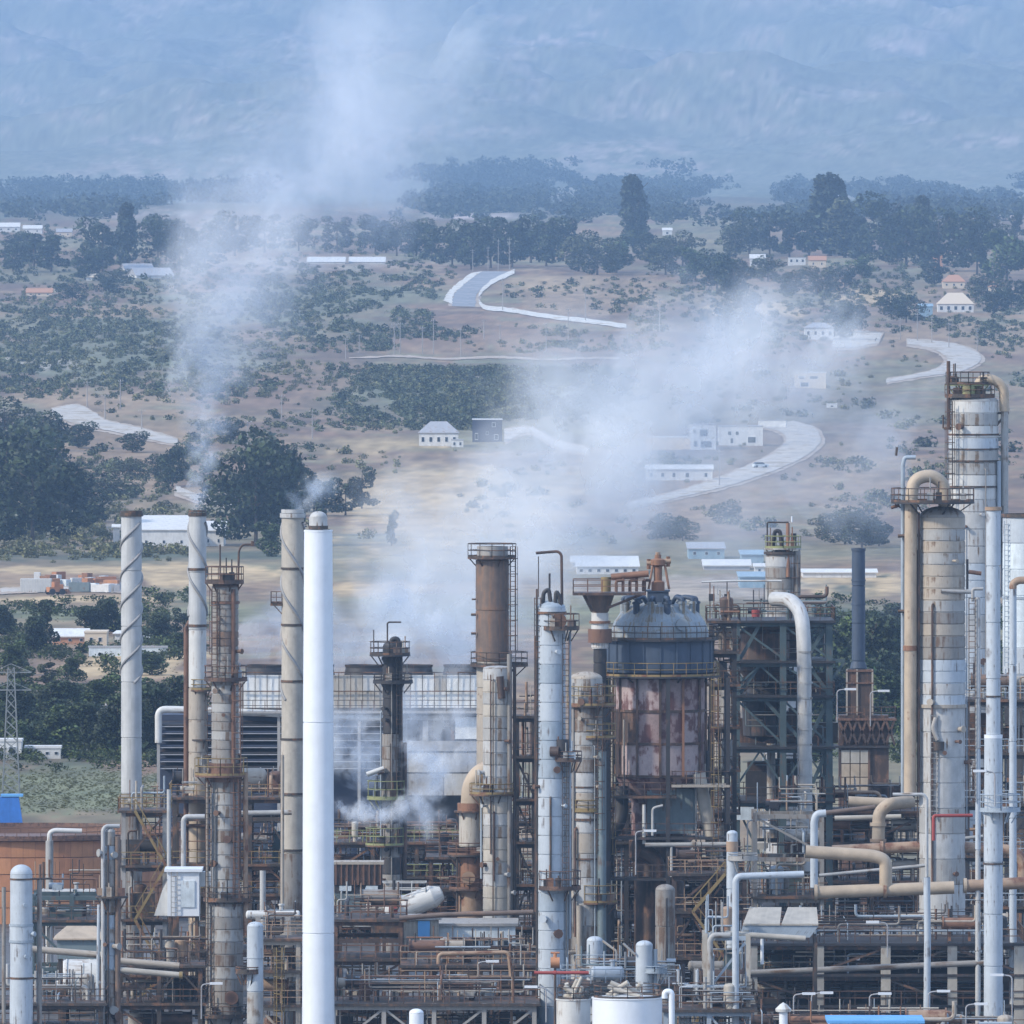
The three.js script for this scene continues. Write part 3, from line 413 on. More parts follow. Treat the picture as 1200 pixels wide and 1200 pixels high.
house('retaining_wall', 'low white terrace wall at the villa on its dark tree side', 'wall', 784, 527, 52, 14, { wall: M.cream, dep: 12, roof: M.wall, win: [] });
house('villa', 'white flat roofed two storey villa inside the ring road', 'villa', 824, 527, 30, 29, { win: [[.52, .68, .34, .32], [.2, .24, .14, .26], [.62, .22, .5, .3], [.16, .74, .08, .16]], dep: 12 });
house('villa_wing', 'long cream wing attached to the white villa', 'house', 868, 522, 52, 22, { wall: M.wall, win: [[.25, .65, .08, .22], [.42, .65, .08, .22], [.3, .25, .07, .3], [.75, .3, .2, .35]], dep: 10 });
house('garden_wall', 'pale curving boundary wall behind the ring road', 'wall', 905, 501, 34, 8, { wall: M.wall, dep: 1.2, turn: -.2, win: [] });
house('cottage', 'long low white cottage with a row of small windows below the villa', 'cottage', 796, 563, 78, 13, { kind: 'gable', roofh: 5, roof: M.wall, win: [[.08, .5, .05, .4], [.25, .5, .05, .4], [.42, .5, .05, .45], [.62, .5, .06, .45], [.9, .5, .05, .4]], dep: 6 });
house('warehouse', 'long white warehouse in the smoke behind the rusty platform', 'warehouse', 712, 673, 72, 9, { kind: 'shed', roofh: 8, wall: M.wall, roof: M.wall, win: two(7, .5, .06, .4), dep: 30 });
house('warehouse', 'white roofed shed behind the crane on the reactor', 'shed', 690, 664, 40, 5, { kind: 'gable', roofh: 6, roof: M.wall, dep: 20, win: [] });
house('shed', 'bluish grey shed on the misty flat with tall grass', 'shed', 828, 655, 42, 12, { kind: 'shed', roofh: 5, wall: M.paleblue, roof: M.greyroof, dep: 20, win: two(3) });
house('shed', 'long white shed between the reactor and the banded column', 'shed', 852, 668, 54, 5, { kind: 'gable', roofh: 6, roof: M.wall, wall: M.greyroof, dep: 16, win: [] });
house('shed', 'pale turquoise shed just short of the banded column', 'shed', 882, 688, 30, 12, { kind: 'shed', roofh: 3, wall: M.paleblue, roof: M.paleblue, dep: 18, win: [] });
house('shed', 'sky blue shed higher up the flat beside the banded column', 'shed', 882, 660, 26, 10, { kind: 'shed', roofh: 3, wall: M.paleblue, roof: M.paleblue, dep: 18, win: [] });
house('hut', 'small white hut beside the banded column', 'hut', 890, 672, 11, 8, { kind: 'gable', roofh: 3, roof: M.wall, win: two(1, .5, .3, .4), dep: 7 });
house('greenhouse', 'long bright white tunnel greenhouse behind the navy chimney', 'greenhouse', 984, 677, 86, 6, { kind: 'gable', roofh: 3, roof: M.wall, dep: 14, win: [] });
house('shed', 'white long sheds beside the steaming stack on the hill foot', 'shed', 192, 641, 62, 20, { kind: 'shed', roofh: 14, roof: M.wall, wall: M.wall, dep: 26, win: two(3, .3, .05, .2) });
house('shed', 'white shed between the steaming stack and the dark tree clump', 'shed', 250, 640, 24, 18, { kind: 'shed', roofh: 9, roof: M.wall, wall: M.wall, dep: 20, win: two(2, .35, .1, .25) });
house('silo', 'narrow white upright shed left of the white long sheds', 'shed', 136, 638, 7, 20, { kind: 'gable', roofh: 3, roof: M.wall, win: [], dep: 4 });
house('farmhouse', 'cream farmhouse with flat annex on the plain', 'farmhouse', 112, 757, 26, 15, { wall: M.cream, roof: M.cream, win: [[.3, .5, .14, .35], [.7, .5, .16, .35]], dep: 9 });
house('farmhouse_wing', 'low wing of the cream farmhouse with a white pitched roof', 'house', 82, 754, 40, 8, { kind: 'gable', roofh: 8, wall: M.terracotta, roof: M.wall, win: two(3, .5, .1, .4), dep: 9 });
house('garden_wall', 'pale blue boundary wall beside the cream farmhouse', 'wall', 150, 768, 92, 9, { wall: M.shed, dep: .6, win: [] });
house('hut', 'white low roof peeking out beside the twisted grey stack', 'hut', 182, 751, 26, 3, { kind: 'gable', roofh: 3, roof: M.wall, dep: 6, win: [] });
house('tank_house', 'round topped white water tank beside the twisted grey stack', 'hut', 139, 752, 9, 10, { kind: 'hip', roofh: 3, roof: M.wall, dep: 4, win: [] });
house('hut', 'tiny white hut among trees near the cream farmhouse', 'hut', 36, 756, 12, 3, { kind: 'gable', roofh: 2, roof: M.wall, dep: 4, win: [] });
house('pump_house', 'white pump house at the foot of the transmission tower', 'hut', 12, 889, 26, 20, { win: [[.6, .5, .34, .4]], dep: 4, wall: M.wall, roof: M.wall });
house('trailer', 'pale pinkish trailer parked beside the white pump house', 'trailer', 50, 888, 42, 11, { wall: M.offwhite, roof: M.wall, win: two(4, .5, .1, .3), dep: 3 });
house('shed', 'grey pitched shed roof in the hillside grove, the higher of two', 'shed', 160, 318, 34, 3, { kind: 'gable', roofh: 6, dep: 14, turn: .2, win: [] });
house('shed', 'grey pitched shed roof in the hillside grove, the lower of two', 'shed', 176, 326, 46, 3, { kind: 'gable', roofh: 9, dep: 14, turn: .35, win: [] });
house('shed', 'long white roof half hidden by smoke above the scrub slope', 'shed', 382, 309, 44, 2, { kind: 'shed', roofh: 6, roof: M.wall, dep: 20, win: [] });
house('shed', 'long white roof beside the smoke nearer the crest road', 'shed', 430, 309, 42, 2, { kind: 'shed', roofh: 6, roof: M.wall, dep: 20, win: [] });
house('cottage', 'white cottage under the tall ridge eucalyptus', 'cottage', 888, 312, 18, 9, { kind: 'gable', roofh: 5, roof: M.wall, win: two(3), dep: 7 });
house('cottage', 'white cottage with brown end under the ridge trees', 'cottage', 934, 311, 20, 9, { roofh: 0, win: two(3, .6, .14, .4), dep: 8 });
house('cottage', 'tan cottage joined to the white flat cottage', 'cottage', 958, 314, 20, 9, { kind: 'gable', roofh: 5, wall: M.cream, roof: M.terracotta, win: two(2), dep: 8 });
house('house', 'orange walled narrow house among the ridge trees', 'house', 1099, 315, 11, 15, { wall: M.terracotta, roof: M.terracotta, win: two(1, .6, .3, .2), dep: 6 });
house('house', 'white house with a wide terracotta hip roof beside the pale blue shed', 'house', 1120, 366, 42, 10, { kind: 'hip', roofh: 13, roof: M.cream, win: two(5, .5, .09, .5), dep: 12 });
house('house', 'house with a dark red roof up the slope from the terracotta hip roof', 'house', 1118, 338, 26, 8, { kind: 'hip', roofh: 8, roof: M.terracotta, wall: M.cream, win: two(3), dep: 10 });
house('house', 'small cream house with orange roof near the picture edge', 'house', 1168, 344, 18, 8, { kind: 'hip', roofh: 6, roof: M.terracotta, wall: M.cream, win: two(2), dep: 8 });
house('shed', 'pale blue shed next to the terracotta hip roofed house', 'shed', 1085, 371, 16, 12, { kind: 'shed', roofh: 3, wall: M.paleblue, roof: M.paleblue, win: two(2), dep: 8 });
house('hut', 'small white hut in the field by the tall conical tree', 'hut', 782, 276, 11, 6, { kind: 'gable', roofh: 3, roof: M.wall, win: two(1, .5, .3, .4), dep: 5 });
house('cottage', 'white roofed cottage at the far corner of the hillside village', 'cottage', 10, 272, 26, 6, { kind: 'gable', roofh: 5, roof: M.wall, win: two(3), dep: 8 });
house('cottage', 'white roofed cottage second from the far corner of the village', 'cottage', 38, 274, 22, 6, { kind: 'gable', roofh: 4, roof: M.wall, win: two(2), dep: 8 });
house('cottage', 'pink walled cottage on the bare hillside village lane', 'cottage', 75, 278, 18, 6, { kind: 'gable', roofh: 4, wall: M.cream, win: two(2), dep: 8 });
house('cottage', 'pale cottage beside the dark hillside grove', 'cottage', 108, 284, 22, 7, { kind: 'gable', roofh: 5, wall: M.cream, roof: M.cream, win: two(2), dep: 8 });
house('hut', 'small tan roofed hut at the edge of the scrub', 'hut', 108, 329, 14, 4, { kind: 'gable', roofh: 4, roof: M.cream, win: two(2), dep: 5 });
house('cottage', 'pink roofed cottage low in the scrub below the village', 'cottage', 46, 347, 30, 4, { kind: 'gable', roofh: 5, roof: M.terracotta, wall: M.cream, win: two(3), dep: 8 });
house('ruin', 'pale half built house in the smoke above the villa', 'house', 950, 455, 36, 18, { wall: M.cream, roof: M.wall, win: [[.2, .7, .2, .2], [.6, .7, .3, .2], [.3, .25, .3, .3]], dep: 10 });
house('house', 'faint white house in the smoke at the pale clearing', 'house', 960, 398, 34, 14, { kind: 'hip', roofh: 6, roof: M.greyroof, win: two(4), dep: 10 });
house('hut', 'small white hut on the slope beside the half built house', 'hut', 975, 478, 12, 4, { roof: M.wall, win: two(1, .5, .3, .4), dep: 4 });
// a loader's yard on the plain
{
  const [x, y, z, d] = hit(47, 692), s = d / F, t = thing('storage_tank', 'white domed storage tank on the plain beside the scrap yard', 'tank', x, y, z);
  new MB().lathe([[7 * s, 0], [7 * s, 8 * s]], 20).put('shell', M.wall, t); new MB().dome(0, 8 * s, 0, 7 * s, 5 * s, 20).put('roof', M.wall, t);
  const R = rng(12), mats = [M.offwhite, M.shed, M.orange, M.teal, M.greyroof, M.orange2, M.wall, M.rust2], base = thing('shipping_container', 'weathered shipping container in the scrap yard beyond the tank', 'container', 0, 0, 0, 0, 'containers of the scrap yard');
  new MB().box(0, 1.3, 0, 6, 2.6, 2.4).put('body', M.offwhite, base); const c = new MB(); for (let k = 0; k < 12; k++) c.box(-2.75 + k * .5, 1.3, 1.22, .12, 2.3, .08); c.put('rib', M.offwhite, base); new MB().box(3.03, 1.3, 0, .06, 2.4, 2.2).put('door', M.greyroof, base);
  const spots = []; for (let k = 0; k < 34; k++) spots.push([36 + R() * 104, 680 + R() * 14]);
  spots.sort((a, b) => a[0] - b[0]).forEach(([px, py], k) => { const h = hit(px, py), o = k ? copy(base, h[0], 0, h[2], R() * 3, [.3 + R() * .4, .35 + R() * .35, .5]) : base; if (!k) { o.position.set(h[0], 0, h[2]); } o.userData.label = 'weathered shipping container in the scrap yard beyond the tank, ' + nth(k); const m = mats[Math.floor(R() * 8)]; if (k) o.children.forEach((q) => { if (q.name !== 'door') q.material = m; }); });
  // orange loader
  const [lx, , lz] = hit(66, 697), L = thing('wheel_loader', 'orange wheel loader working at the edge of the scrap yard', 'loader', lx, 0, lz, .5); L.scale.setScalar(.85);
  new MB().box(-.6, 1.2, 0, 3, 1.1, 1.8).put('body', M.orange, L); new MB().box(-.2, 2.3, 0, 1.3, 1.2, 1.5).put('cab', M.orange2, L); for (const [i, j] of [[-1.5, 1], [1, 1], [-1.5, -1], [1, -1]]) new MB().tube([[i, .7, j - .25], [i, .7, j + .25]], .7, 14).put('wheel', M.black, L); new MB().hexa([[2.2, .2, 1.2], [3.2, .3, 1.2], [3.2, .3, -1.2], [2.2, .2, -1.2], [2.3, 1.2, 1.2], [2.5, 1.3, 1.2], [2.5, 1.3, -1.2], [2.3, 1.2, -1.2]]).put('bucket', M.rust2, L); new MB().bar([0, 1.5, .6], [2.3, .8, .6], .22).bar([0, 1.5, -.6], [2.3, .8, -.6], .22).put('arm', M.orange, L);
  // car on the ring road
  const [cx, cy, cz] = hit(891, 549), K = thing('parked_car', 'pale grey car parked on the ring road below the villa', 'car', cx, cy + .3, cz, .35), sh = (P, m, n) => { const g = new THREE.ExtrudeGeometry(new THREE.Shape(P.map((q) => new THREE.Vector2(...q))), { depth: 1.7, bevelEnabled: true, bevelSize: .06, bevelThickness: .06, bevelSegments: 2 }); g.translate(0, 0, -.85); return add(n, g, m, K); };
  sh([[-2.2, .35], [2.2, .35], [2.25, .75], [1.3, .95], [-2.1, 1]], M.shed, 'body'); sh([[-1.9, .98], [1.1, .95], [.5, 1.45], [-1.5, 1.48]], M.glass, 'cabin'); for (const i of [-1.4, 1.4]) for (const j of [-.85, .85]) new MB().tube([[i, .34, j - .1], [i, .34, j + .1]], .34, 14).put('wheel', M.black, K);
  // blue hopper behind the tank
  const [hx, , hz, hd] = hit(14, 975), q = hd / F, B = thing('blue_hopper', 'bright blue steel hopper tower behind the orange tank', 'hopper', hx, 0, hz);
  const by = PY(976, hd), ty = PY(934, hd); new MB().hexa([[-14 * q, by, 8 * q], [14 * q, by, 8 * q], [14 * q, by, -8 * q], [-14 * q, by, -8 * q], [-14 * q, ty, 8 * q], [8 * q, ty, 8 * q], [8 * q, ty, -8 * q], [-14 * q, ty, -8 * q]]).put('body', M.cobalt, B);
  new MB().hexa([[-6 * q, 0, 3 * q], [6 * q, 0, 3 * q], [6 * q, 0, -3 * q], [-6 * q, 0, -3 * q], [-14 * q, by, 8 * q], [14 * q, by, 8 * q], [14 * q, by, -8 * q], [-14 * q, by, -8 * q]]).put('chute', M.cobalt, B); const lg = new MB(); for (const i of [-1, 1]) for (const j of [-1, 1]) lg.bar([i * 11 * q, 0, j * 7 * q], [i * 11 * q, by, j * 7 * q], .3); lg.put('frame', M.cobalt, B); new MB().box(0, ty + .2, 0, 26 * q, .25, 18 * q).put('rim', M.cyan, B);
}

// ---------------------------------------------------------------- builders for the plant
const cache = new Map();
const once = (key, make) => { if (!cache.has(key)) cache.set(key, make()); return cache.get(key); };
function bandGeo(r, h, variant, r1 = r) {
  return once(`band${r.toFixed(2)}|${h.toFixed(2)}|${variant}|${r1.toFixed(2)}`, () => {
    const b = new MB(); b.lathe([[r - .05, 0], [r - .05, .07], [r + .012, .09], [r1, h - .02], [r1 - .05, h]], 28); const g = b.geo(), u = g.attributes.uv;
    for (let k = 0; k < u.count; k++) u.setXY(k, u.getX(k) + variant * 1.37, u.getY(k) + variant * 2.11); return g;
  });
}
function ringRail(parent, cx, y, cz, R, m, h = 1.1, a0 = 0, a1 = Math.PI * 2) {
  const b = new MB(), n = Math.max(8, Math.round(R * (a1 - a0) / 1.1)), at = (a, yy) => [cx + R * Math.sin(a), yy, cz + R * Math.cos(a)];
  for (const k of [h, h * .52]) { const P = []; for (let j = 0; j <= 26; j++) P.push(at(a0 + (a1 - a0) * j / 26, y + k)); b.tube(P, .04, 4, false); }
  for (let j = 0; j <= n; j++) { const a = a0 + (a1 - a0) * j / n; b.bar(at(a, y), at(a, y + h), .06); }
  b.lathe([[R + .02, y], [R + .02, y + .18]], 26, cx, cz, a0, a1); return b.put('railing', m, parent);
}
function ringDeck(parent, cx, y, cz, R, m = M.steel, rm = M.steel, h = 1.1, r0 = 0.001) {
  const b = new MB(); b.lathe([[r0, y - .14], [R, y - .14], [R, y], [r0, y]], 24, cx, cz); const p = b.put('platform', m, parent);
  if (h) ringRail(p, cx, y, cz, R - .03, rm, h);
  const s = new MB(); for (let k = 0; k < 6; k++) { const a = k * 1.047 + .4, c = Math.sin(a), d = Math.cos(a); s.bar([cx + c * R * .92, y - .14, cz + d * R * .92], [cx + c * R * .55, y - 1, cz + d * R * .55], .09); } s.put('bracket', m, p); return p;
}
function deck(parent, x0, x1, z0, z1, y, m = M.steel, rm = M.steel, rail = 1.1, sides = 'flbr', name = 'deck') {
  const p = new MB().box((x0 + x1) / 2, y - .1, (z0 + z1) / 2, x1 - x0, .2, z1 - z0).put(name, m, parent);
  if (rail) {
    const b = new MB(), run = (a, c) => { const n = Math.max(2, Math.round(Math.hypot(c[0] - a[0], c[1] - a[1]) / 1.2)); for (const k of [rail, rail * .52]) b.bar([a[0], y + k, a[1]], [c[0], y + k, c[1]], .065); for (let j = 0; j <= n; j++) { const t = j / n, x = lerp(a[0], c[0], t), z = lerp(a[1], c[1], t); b.bar([x, y, z], [x, y + rail, z], .06); } };
    const e = .05; if (sides.includes('f')) run([x0 + e, z1 - e], [x1 - e, z1 - e]); if (sides.includes('b')) run([x0 + e, z0 + e], [x1 - e, z0 + e]); if (sides.includes('l')) run([x0 + e, z0 + e], [x0 + e, z1 - e]); if (sides.includes('r')) run([x1 - e, z0 + e], [x1 - e, z1 - e]);
    b.put('railing', rm, p);
  }
  return p;
}
function ladder(parent, x, z, y0, y1, m = M.steel, cage = true, cm = m) {
  const b = new MB(); for (const s of [-.24, .24]) b.bar([x + s, y0, z], [x + s, y1, z], .07); for (let y = y0 + .3; y < y1; y += .42) b.bar([x - .24, y, z], [x + .24, y, z], .05);
  const l = b.put('ladder', m, parent);
  if (cage) { const c = new MB(); for (let y = y0 + 2; y < y1; y += 1.3) c.tube([[x - .36, y, z], [x - .4, y, z + .4], [x - .18, y, z + .72], [x + .18, y, z + .72], [x + .4, y, z + .4], [x + .36, y, z]], .035, 4, false); for (const [i, j] of [[-.4, .4], [-.18, .72], [.18, .72], [.4, .4]]) c.bar([x + i, y0 + 2, z + j], [x + i, y1, z + j], .045); c.put('safety_cage', cm, l); }
  return l;
}
const PIPEM = [M.clad1, M.clad3, M.tanclad, M.tanrust, M.rust, M.blue2, M.darkrust, M.steel, M.beige, M.dark, M.brown, M.rust2, M.darkrust, M.dark];
// a tower standing at picture column px and distance d; sizes in picture pixels
function tower(o) {
  const { px, d } = o, q = d / F, t = thing(o.name, o.label, o.cat || 'tower', PX(px, d), 0, -d, 0, o.group), R = rng(Math.round(px * 7 + d)), Yp = (y) => PY(y, d);
  const K = { t, q, x: (p) => (p - px) * q, y: Yp, d };
  for (const s of o.segs || []) {                 // [yTop, yBottom or null, width, mats, band height px, width at the top]
    const [yt, yb, w, mats, bh = 15, wt = w] = s, y1 = Yp(yt), y0 = yb == null ? 0 : Yp(yb), n = Math.max(1, Math.round((y1 - y0) / (bh * q))), h = (y1 - y0) / n, cx = s[6] ? K.x(s[6]) : 0, cz = s[7] ? s[7] * q : 0;
    for (let k = 0; k < n; k++) { const a = lerp(w, wt, k / n) / 2 * q, b = lerp(w, wt, (k + 1) / n) / 2 * q, m = mats[Math.floor(R() * mats.length)]; add(o.piece || 'cladding_band', bandGeo(a, h, Math.floor(R() * 4), b), m, t, [cx, y0 + k * h, cz]); }
  }
  for (const [y, w, h, m, cx] of o.domes || []) { const b = new MB(); b.dome(cx ? K.x(cx) : 0, Yp(y), 0, w / 2 * q, h * q); b.put('head', m, t); }
  for (const [y, w, m, hh = 3] of o.rings || []) { const b = new MB(), r = w / 2 * q, a = Yp(y); b.lathe([[r - .2, a - hh * q / 2], [r, a - hh * q / 2], [r, a + hh * q / 2], [r - .2, a + hh * q / 2]], 24); b.put('flange', m, t); }
  for (const [y, x0, x1, rail = 16, m = M.steel, rm = m] of o.decks || []) ringDeck(t, K.x((x0 + x1) / 2), Yp(y), o.deckz ? o.deckz * q : 0, (x1 - x0) / 2 * q, m, rm, rail * q);
  for (const [x, y0, y1, cage = true, z = 0, m = M.steel] of o.ladders || []) ladder(t, K.x(x), z * q, y1 == null ? 0 : Yp(y1), Yp(y0), m, cage);
  for (const [pts, w, m, bend = w * 1.6, nm = 'pipe'] of o.pipes || []) new MB().tube(pts.map(([x, y, z = 0]) => [K.x(x), y == null ? 0 : Yp(y), z * q]), w / 2 * q, w > 7 ? 14 : 7, true, bend * q).put(nm, m, t);
  for (const [y, ang, w, len, m] of o.nozzles || []) { const r = (o.segs[0][2] / 2) * q, a = ang, b = new MB(); b.rod([Math.sin(a) * r * .8, Yp(y), Math.cos(a) * r * .8], [Math.sin(a) * (r + len * q), Yp(y), Math.cos(a) * (r + len * q)], w / 2 * q, 10); b.rod([Math.sin(a) * (r + len * q - .1), Yp(y), Math.cos(a) * (r + len * q - .1)], [Math.sin(a) * (r + len * q + .1), Yp(y), Math.cos(a) * (r + len * q + .1)], w * .75 * q, 10); b.put('nozzle', m, t); }
  if (o.segs && o.segs[0] && (o.cat || 'tower') === 'tower') {      // conduits, nozzles and small fittings up the shaft
    const w0 = o.segs[0][2] / 2 * q, yt = Yp(o.segs[0][0]);
    for (let k = 0; k < 4; k++) { const a = (R() - .5) * 3, r = w0 + .12 + .1 * R(), y1 = lerp(yt * .5, yt, R()), y0 = R() * yt * .4, rr = .04 + .07 * R(); new MB().tube([[Math.sin(a) * r * 1.0, y0, Math.cos(a) * r], [Math.sin(a) * r, y1, Math.cos(a) * r], [Math.sin(a) * r * .8, y1 + .15, Math.cos(a) * r * .8]], rr, 6, true, .1).put('conduit', [M.steel, M.clad3, M.darkrust, M.blue2][k], t); }
    for (let k = 0; k < 9; k++) { const a = (R() - .5) * 2.6, y = lerp(yt * .1, yt * .96, R()), l = .25 + .4 * R(), rr = .1 + .2 * R() * R(), b = new MB(); b.rod([Math.sin(a) * w0 * .8, y, Math.cos(a) * w0 * .8], [Math.sin(a) * (w0 + l), y, Math.cos(a) * (w0 + l)], rr, 8); b.rod([Math.sin(a) * (w0 + l), y, Math.cos(a) * (w0 + l)], [Math.sin(a) * (w0 + l + .1), y, Math.cos(a) * (w0 + l + .1)], rr * 1.5, 8); b.put('nozzle', R() < .5 ? M.darkrust : o.segs[0][3][0], t); }
    for (const [y, x0, x1] of o.decks || []) for (let k = 0; k < 3; k++) { const a = (R() - .5) * 2.4, r = (x1 - x0) / 2 * q * .8, x = K.x((x0 + x1) / 2) + Math.sin(a) * r, z = Math.cos(a) * r + (o.deckz ? o.deckz * q : 0); new MB().box(x, Yp(y) + .35, z, .3 + .3 * R(), .5 + .5 * R(), .3).rod([x, Yp(y), z], [x, Yp(y) + 1 + R(), z], .06).put('valve', PIPEM[Math.floor(R() * PIPEM.length)], t); }
  }
  return K;
}
function strakes(K, yt, yb, w, starts, pitch, m, hand = 1) {   // spiral vanes wound round a stack
  for (let s = 0; s < starts; s++) { const P = [], y1 = K.y(yt), y0 = K.y(yb), r = w / 2 * K.q + .03, n = Math.ceil((y1 - y0) / (pitch * K.q) * 20); for (let k = 0; k <= n; k++) { const y = lerp(y1, y0, k / n), a = hand * (y1 - y) / (pitch * K.q) * 6.283 + s * 6.283 / starts + 1; P.push([Math.sin(a) * r, y, Math.cos(a) * r]); } new MB().tube(P, .13, 5, true).put('strake', m, K.t); }
}
// an open steel structure: posts, beams, decks, braces and the pipes inside it
function frame(o) {
  const { d, x0, x1, deep = 7, levels } = o, px = (x0 + x1) / 2, q = d / F, t = thing(o.name || 'process_structure', o.label, o.cat || 'steel structure', PX(px, d), 0, -d), Yp = (y) => PY(y, d), X = (p) => (p - px) * q;
  const m = o.m || M.steel, dm = o.dm || M.steel, rm = o.rm || M.steel, R = rng(o.seed || Math.round(x0 * 13 + d)), zf = deep / 2, zb = -deep / 2, n = o.bays || Math.max(1, Math.round((x1 - x0) / 55)), ys = levels.map(Yp), top = ys[0], cw = o.cw || .35;
  const g = once('fc' + cw + top.toFixed(1), () => new MB().box(0, top / 2, 0, cw, top, cw).box(0, .25, 0, cw * 2, .5, cw * 2).geo());
  const xs = Array.from({ length: n + 1 }, (_, k) => lerp(X(x0), X(x1), k / n));
  for (const x of xs) for (const z of [zf, zb]) add('column', g, o.colm || m, t, [x, 0, z]);
  ys.forEach((y, k) => {
    for (const z of [zf, zb]) new MB().box((X(x0) + X(x1)) / 2, y - .35, z, X(x1) - X(x0) + cw, .34, .26).put('beam', m, t);
    const b = new MB(); for (const x of xs) b.box(x, y - .4, 0, .22, .3, deep); b.put('cross_beam', m, t);
    if (!(o.open || []).includes(k)) deck(t, X(x0) - .5, X(x1) + .5, zb - .4, zf + .5, y, dm, rm, (o.norail || []).includes(k) ? 0 : 1.1);
  });
  const all = [...ys, 0];
  for (let k = -1; k < all.length - 1; k++) {
    if (k < 0 && o.bare) continue;
    const ya = all[k + 1], yb = k < 0 ? ya + 2.4 : all[k] - .4, H = yb - ya; if (H < 1.5) continue;
    if (k >= 0) for (let c = 0; c < n; c++) if (R() < (o.brace ?? .6)) { const z = zf - .02, f = R(); if (f < .35) { new MB().bar([xs[c], ya + .2, z], [xs[c + 1], yb, z], .18).put('brace', m, t); } else if (f < .7) new MB().bar([xs[c + 1], ya + .2, z], [xs[c], yb, z], .18).put('brace', m, t); else { const mx = (xs[c] + xs[c + 1]) / 2; new MB().bar([xs[c], ya + H * .3, z], [mx, yb, z], .16).put('brace', m, t); new MB().bar([xs[c + 1], ya + H * .3, z], [mx, yb, z], .16).put('brace', m, t); } }
    const np = Math.round((o.pipes ?? 8) * 3.2 * (X(x1) - X(x0)) / 8);
    for (let p = 0; p < np; p++) {
      const mm = (o.pm || PIPEM)[Math.floor(R() * (o.pm || PIPEM).length)], r = .04 + .2 * R() * R() * R(), z = lerp(zb + .5, zf - .3, R()), a = lerp(xs[0], xs[n], R()), b2 = lerp(xs[0], xs[n], R()), y = lerp(ya + .5, yb - .3, R()), e = R();
      const P = e < .35 ? [[Math.min(a, b2), y, z], [Math.max(a, b2) + .6, y, z]] : e < .6 ? [[a, ya, z], [a, yb, z]] : e < .85 ? [[a, ya, z], [a, y, z], [b2, y, z], [b2, yb + .4, z]] : [[a, y, zb], [a, y, z], [a, ya + .2, z]];
      new MB().tube(P, r, r > .13 ? 10 : 6, true, r * 3).put('pipe', mm, t);
    }
    if (k >= 0) for (let p = 0, nf = Math.round((o.fill ?? 2) * (X(x1) - X(x0)) / 8); p < nf; p++) { const w = 1 + 2.2 * R(), h = H * (.35 + .45 * R()); new MB().box(lerp(xs[0], xs[n], R()), ya + h / 2, lerp(zb + .6, zb + 2.2, R()), w, h, .8 + R()).put('equipment_box', [M.dark, M.steel, M.green, M.darkrust][Math.floor(R() * 4)], t); }
    const nv = Math.round((o.gear ?? 1.5) * 1.6 * (X(x1) - X(x0)) / 8);
    for (let p = 0; p < nv; p++) {
      const x = lerp(xs[0] + .6, xs[n] - .6, R()), z = lerp(zb + .8, zf - .9, R()), mm = PIPEM[Math.floor(R() * PIPEM.length)], e = R();
      if (e < .4) { const r = .3 + .35 * R(), h = Math.min(H * .7, 1.2 + R() * 2.2); const b = new MB(); b.lathe([[r * .6, ya], [r * .6, ya + .4], [r, ya + .45], [r, ya + h]], 14, x, z).dome(x, ya + h, z, r, r * .5, 14); b.put('vessel', mm, t); }
      else if (e < .75) { const r = .3 + .3 * R(), l = 1.5 + 2 * R(), y = ya + .9 + r; const b = new MB(); b.tube([[x - l / 2, y, z], [x + l / 2, y, z]], r, 14); for (const s of [-.3, .3]) b.box(x + s * l, ya + (y - ya) / 2, z, .2, y - ya, r * 1.4); for (const s of [-1, 1]) b.tube([[x + s * l / 2 - .06, y, z], [x + s * l / 2 + .06, y, z]], r * 1.25, 14); b.put('heat_exchanger', mm, t); }
      else { const b = new MB(); b.box(x, ya + .5, z, .8, .5, .6).tube([[x - .7, ya + .6, z], [x + .5, ya + .6, z]], .28, 10).tube([[x + .45, ya + .6, z], [x + .45, ya + 1.6, z]], .1, 6); b.put('pump', mm, t); }
    }
  }
  if (o.stair != null) { const x = X(o.stair), b = new MB(); const w = .9; let f = 1; for (let k = ys.length - 1; k >= 0; k--) { const ya = all[k + 1], yb = all[k]; const L = 2.6; for (const z of [zf + .6, zf + 1.4]) { b.bar([x - f * L / 2, ya, z], [x + f * L / 2, yb, z], .1, .22); b.bar([x - f * L / 2, ya + 1, z], [x + f * L / 2, yb + 1, z], .06); for (let j = 0; j <= 4; j++) { const xx = lerp(x - f * L / 2, x + f * L / 2, j / 4), yy = lerp(ya, yb, j / 4); b.bar([xx, yy, z], [xx, yy + 1, z], .05); } } for (let j = 0; j < 12; j++) b.box(lerp(x - f * L / 2, x + f * L / 2, (j + .5) / 12), lerp(ya, yb, (j + .5) / 12), zf + 1, .22, .05, w - .1); f = -f; } b.put('stair', o.sm || M.yellow, t); }
  return { t, x: X, y: Yp, q, zf, zb, d, put: (b, n2, mm) => b.put(n2, mm, t) };
}
function pipeRun(name, label, d, pts, w, m, bend = w * 1.3, flange = []) {    // a process pipe of its own: [px, py, z in px]
  const q = d / F, [bx] = pts[0], t = thing(name, label, 'pipe', PX(bx, d), 0, -d), P = pts.map(([x, y, z = 0]) => [(x - bx) * q, y == null ? 0 : PY(y, d), z * q]);
  new MB().tube(P, w / 2 * q, 16, true, bend * q).put('pipe', m, t);
  for (const [x, y, z = 0, ax = 'x', fm = M.tanrust] of flange) { const c = [(x - bx) * q, PY(y, d), z * q], e = ax === 'x' ? [.13, 0, 0] : [0, .13, 0]; new MB().rod(c.map((v, k) => v - e[k]), c.map((v, k) => v + e[k]), w * .64 * q, 16).put('flange', fm, t); }
  return t;
}
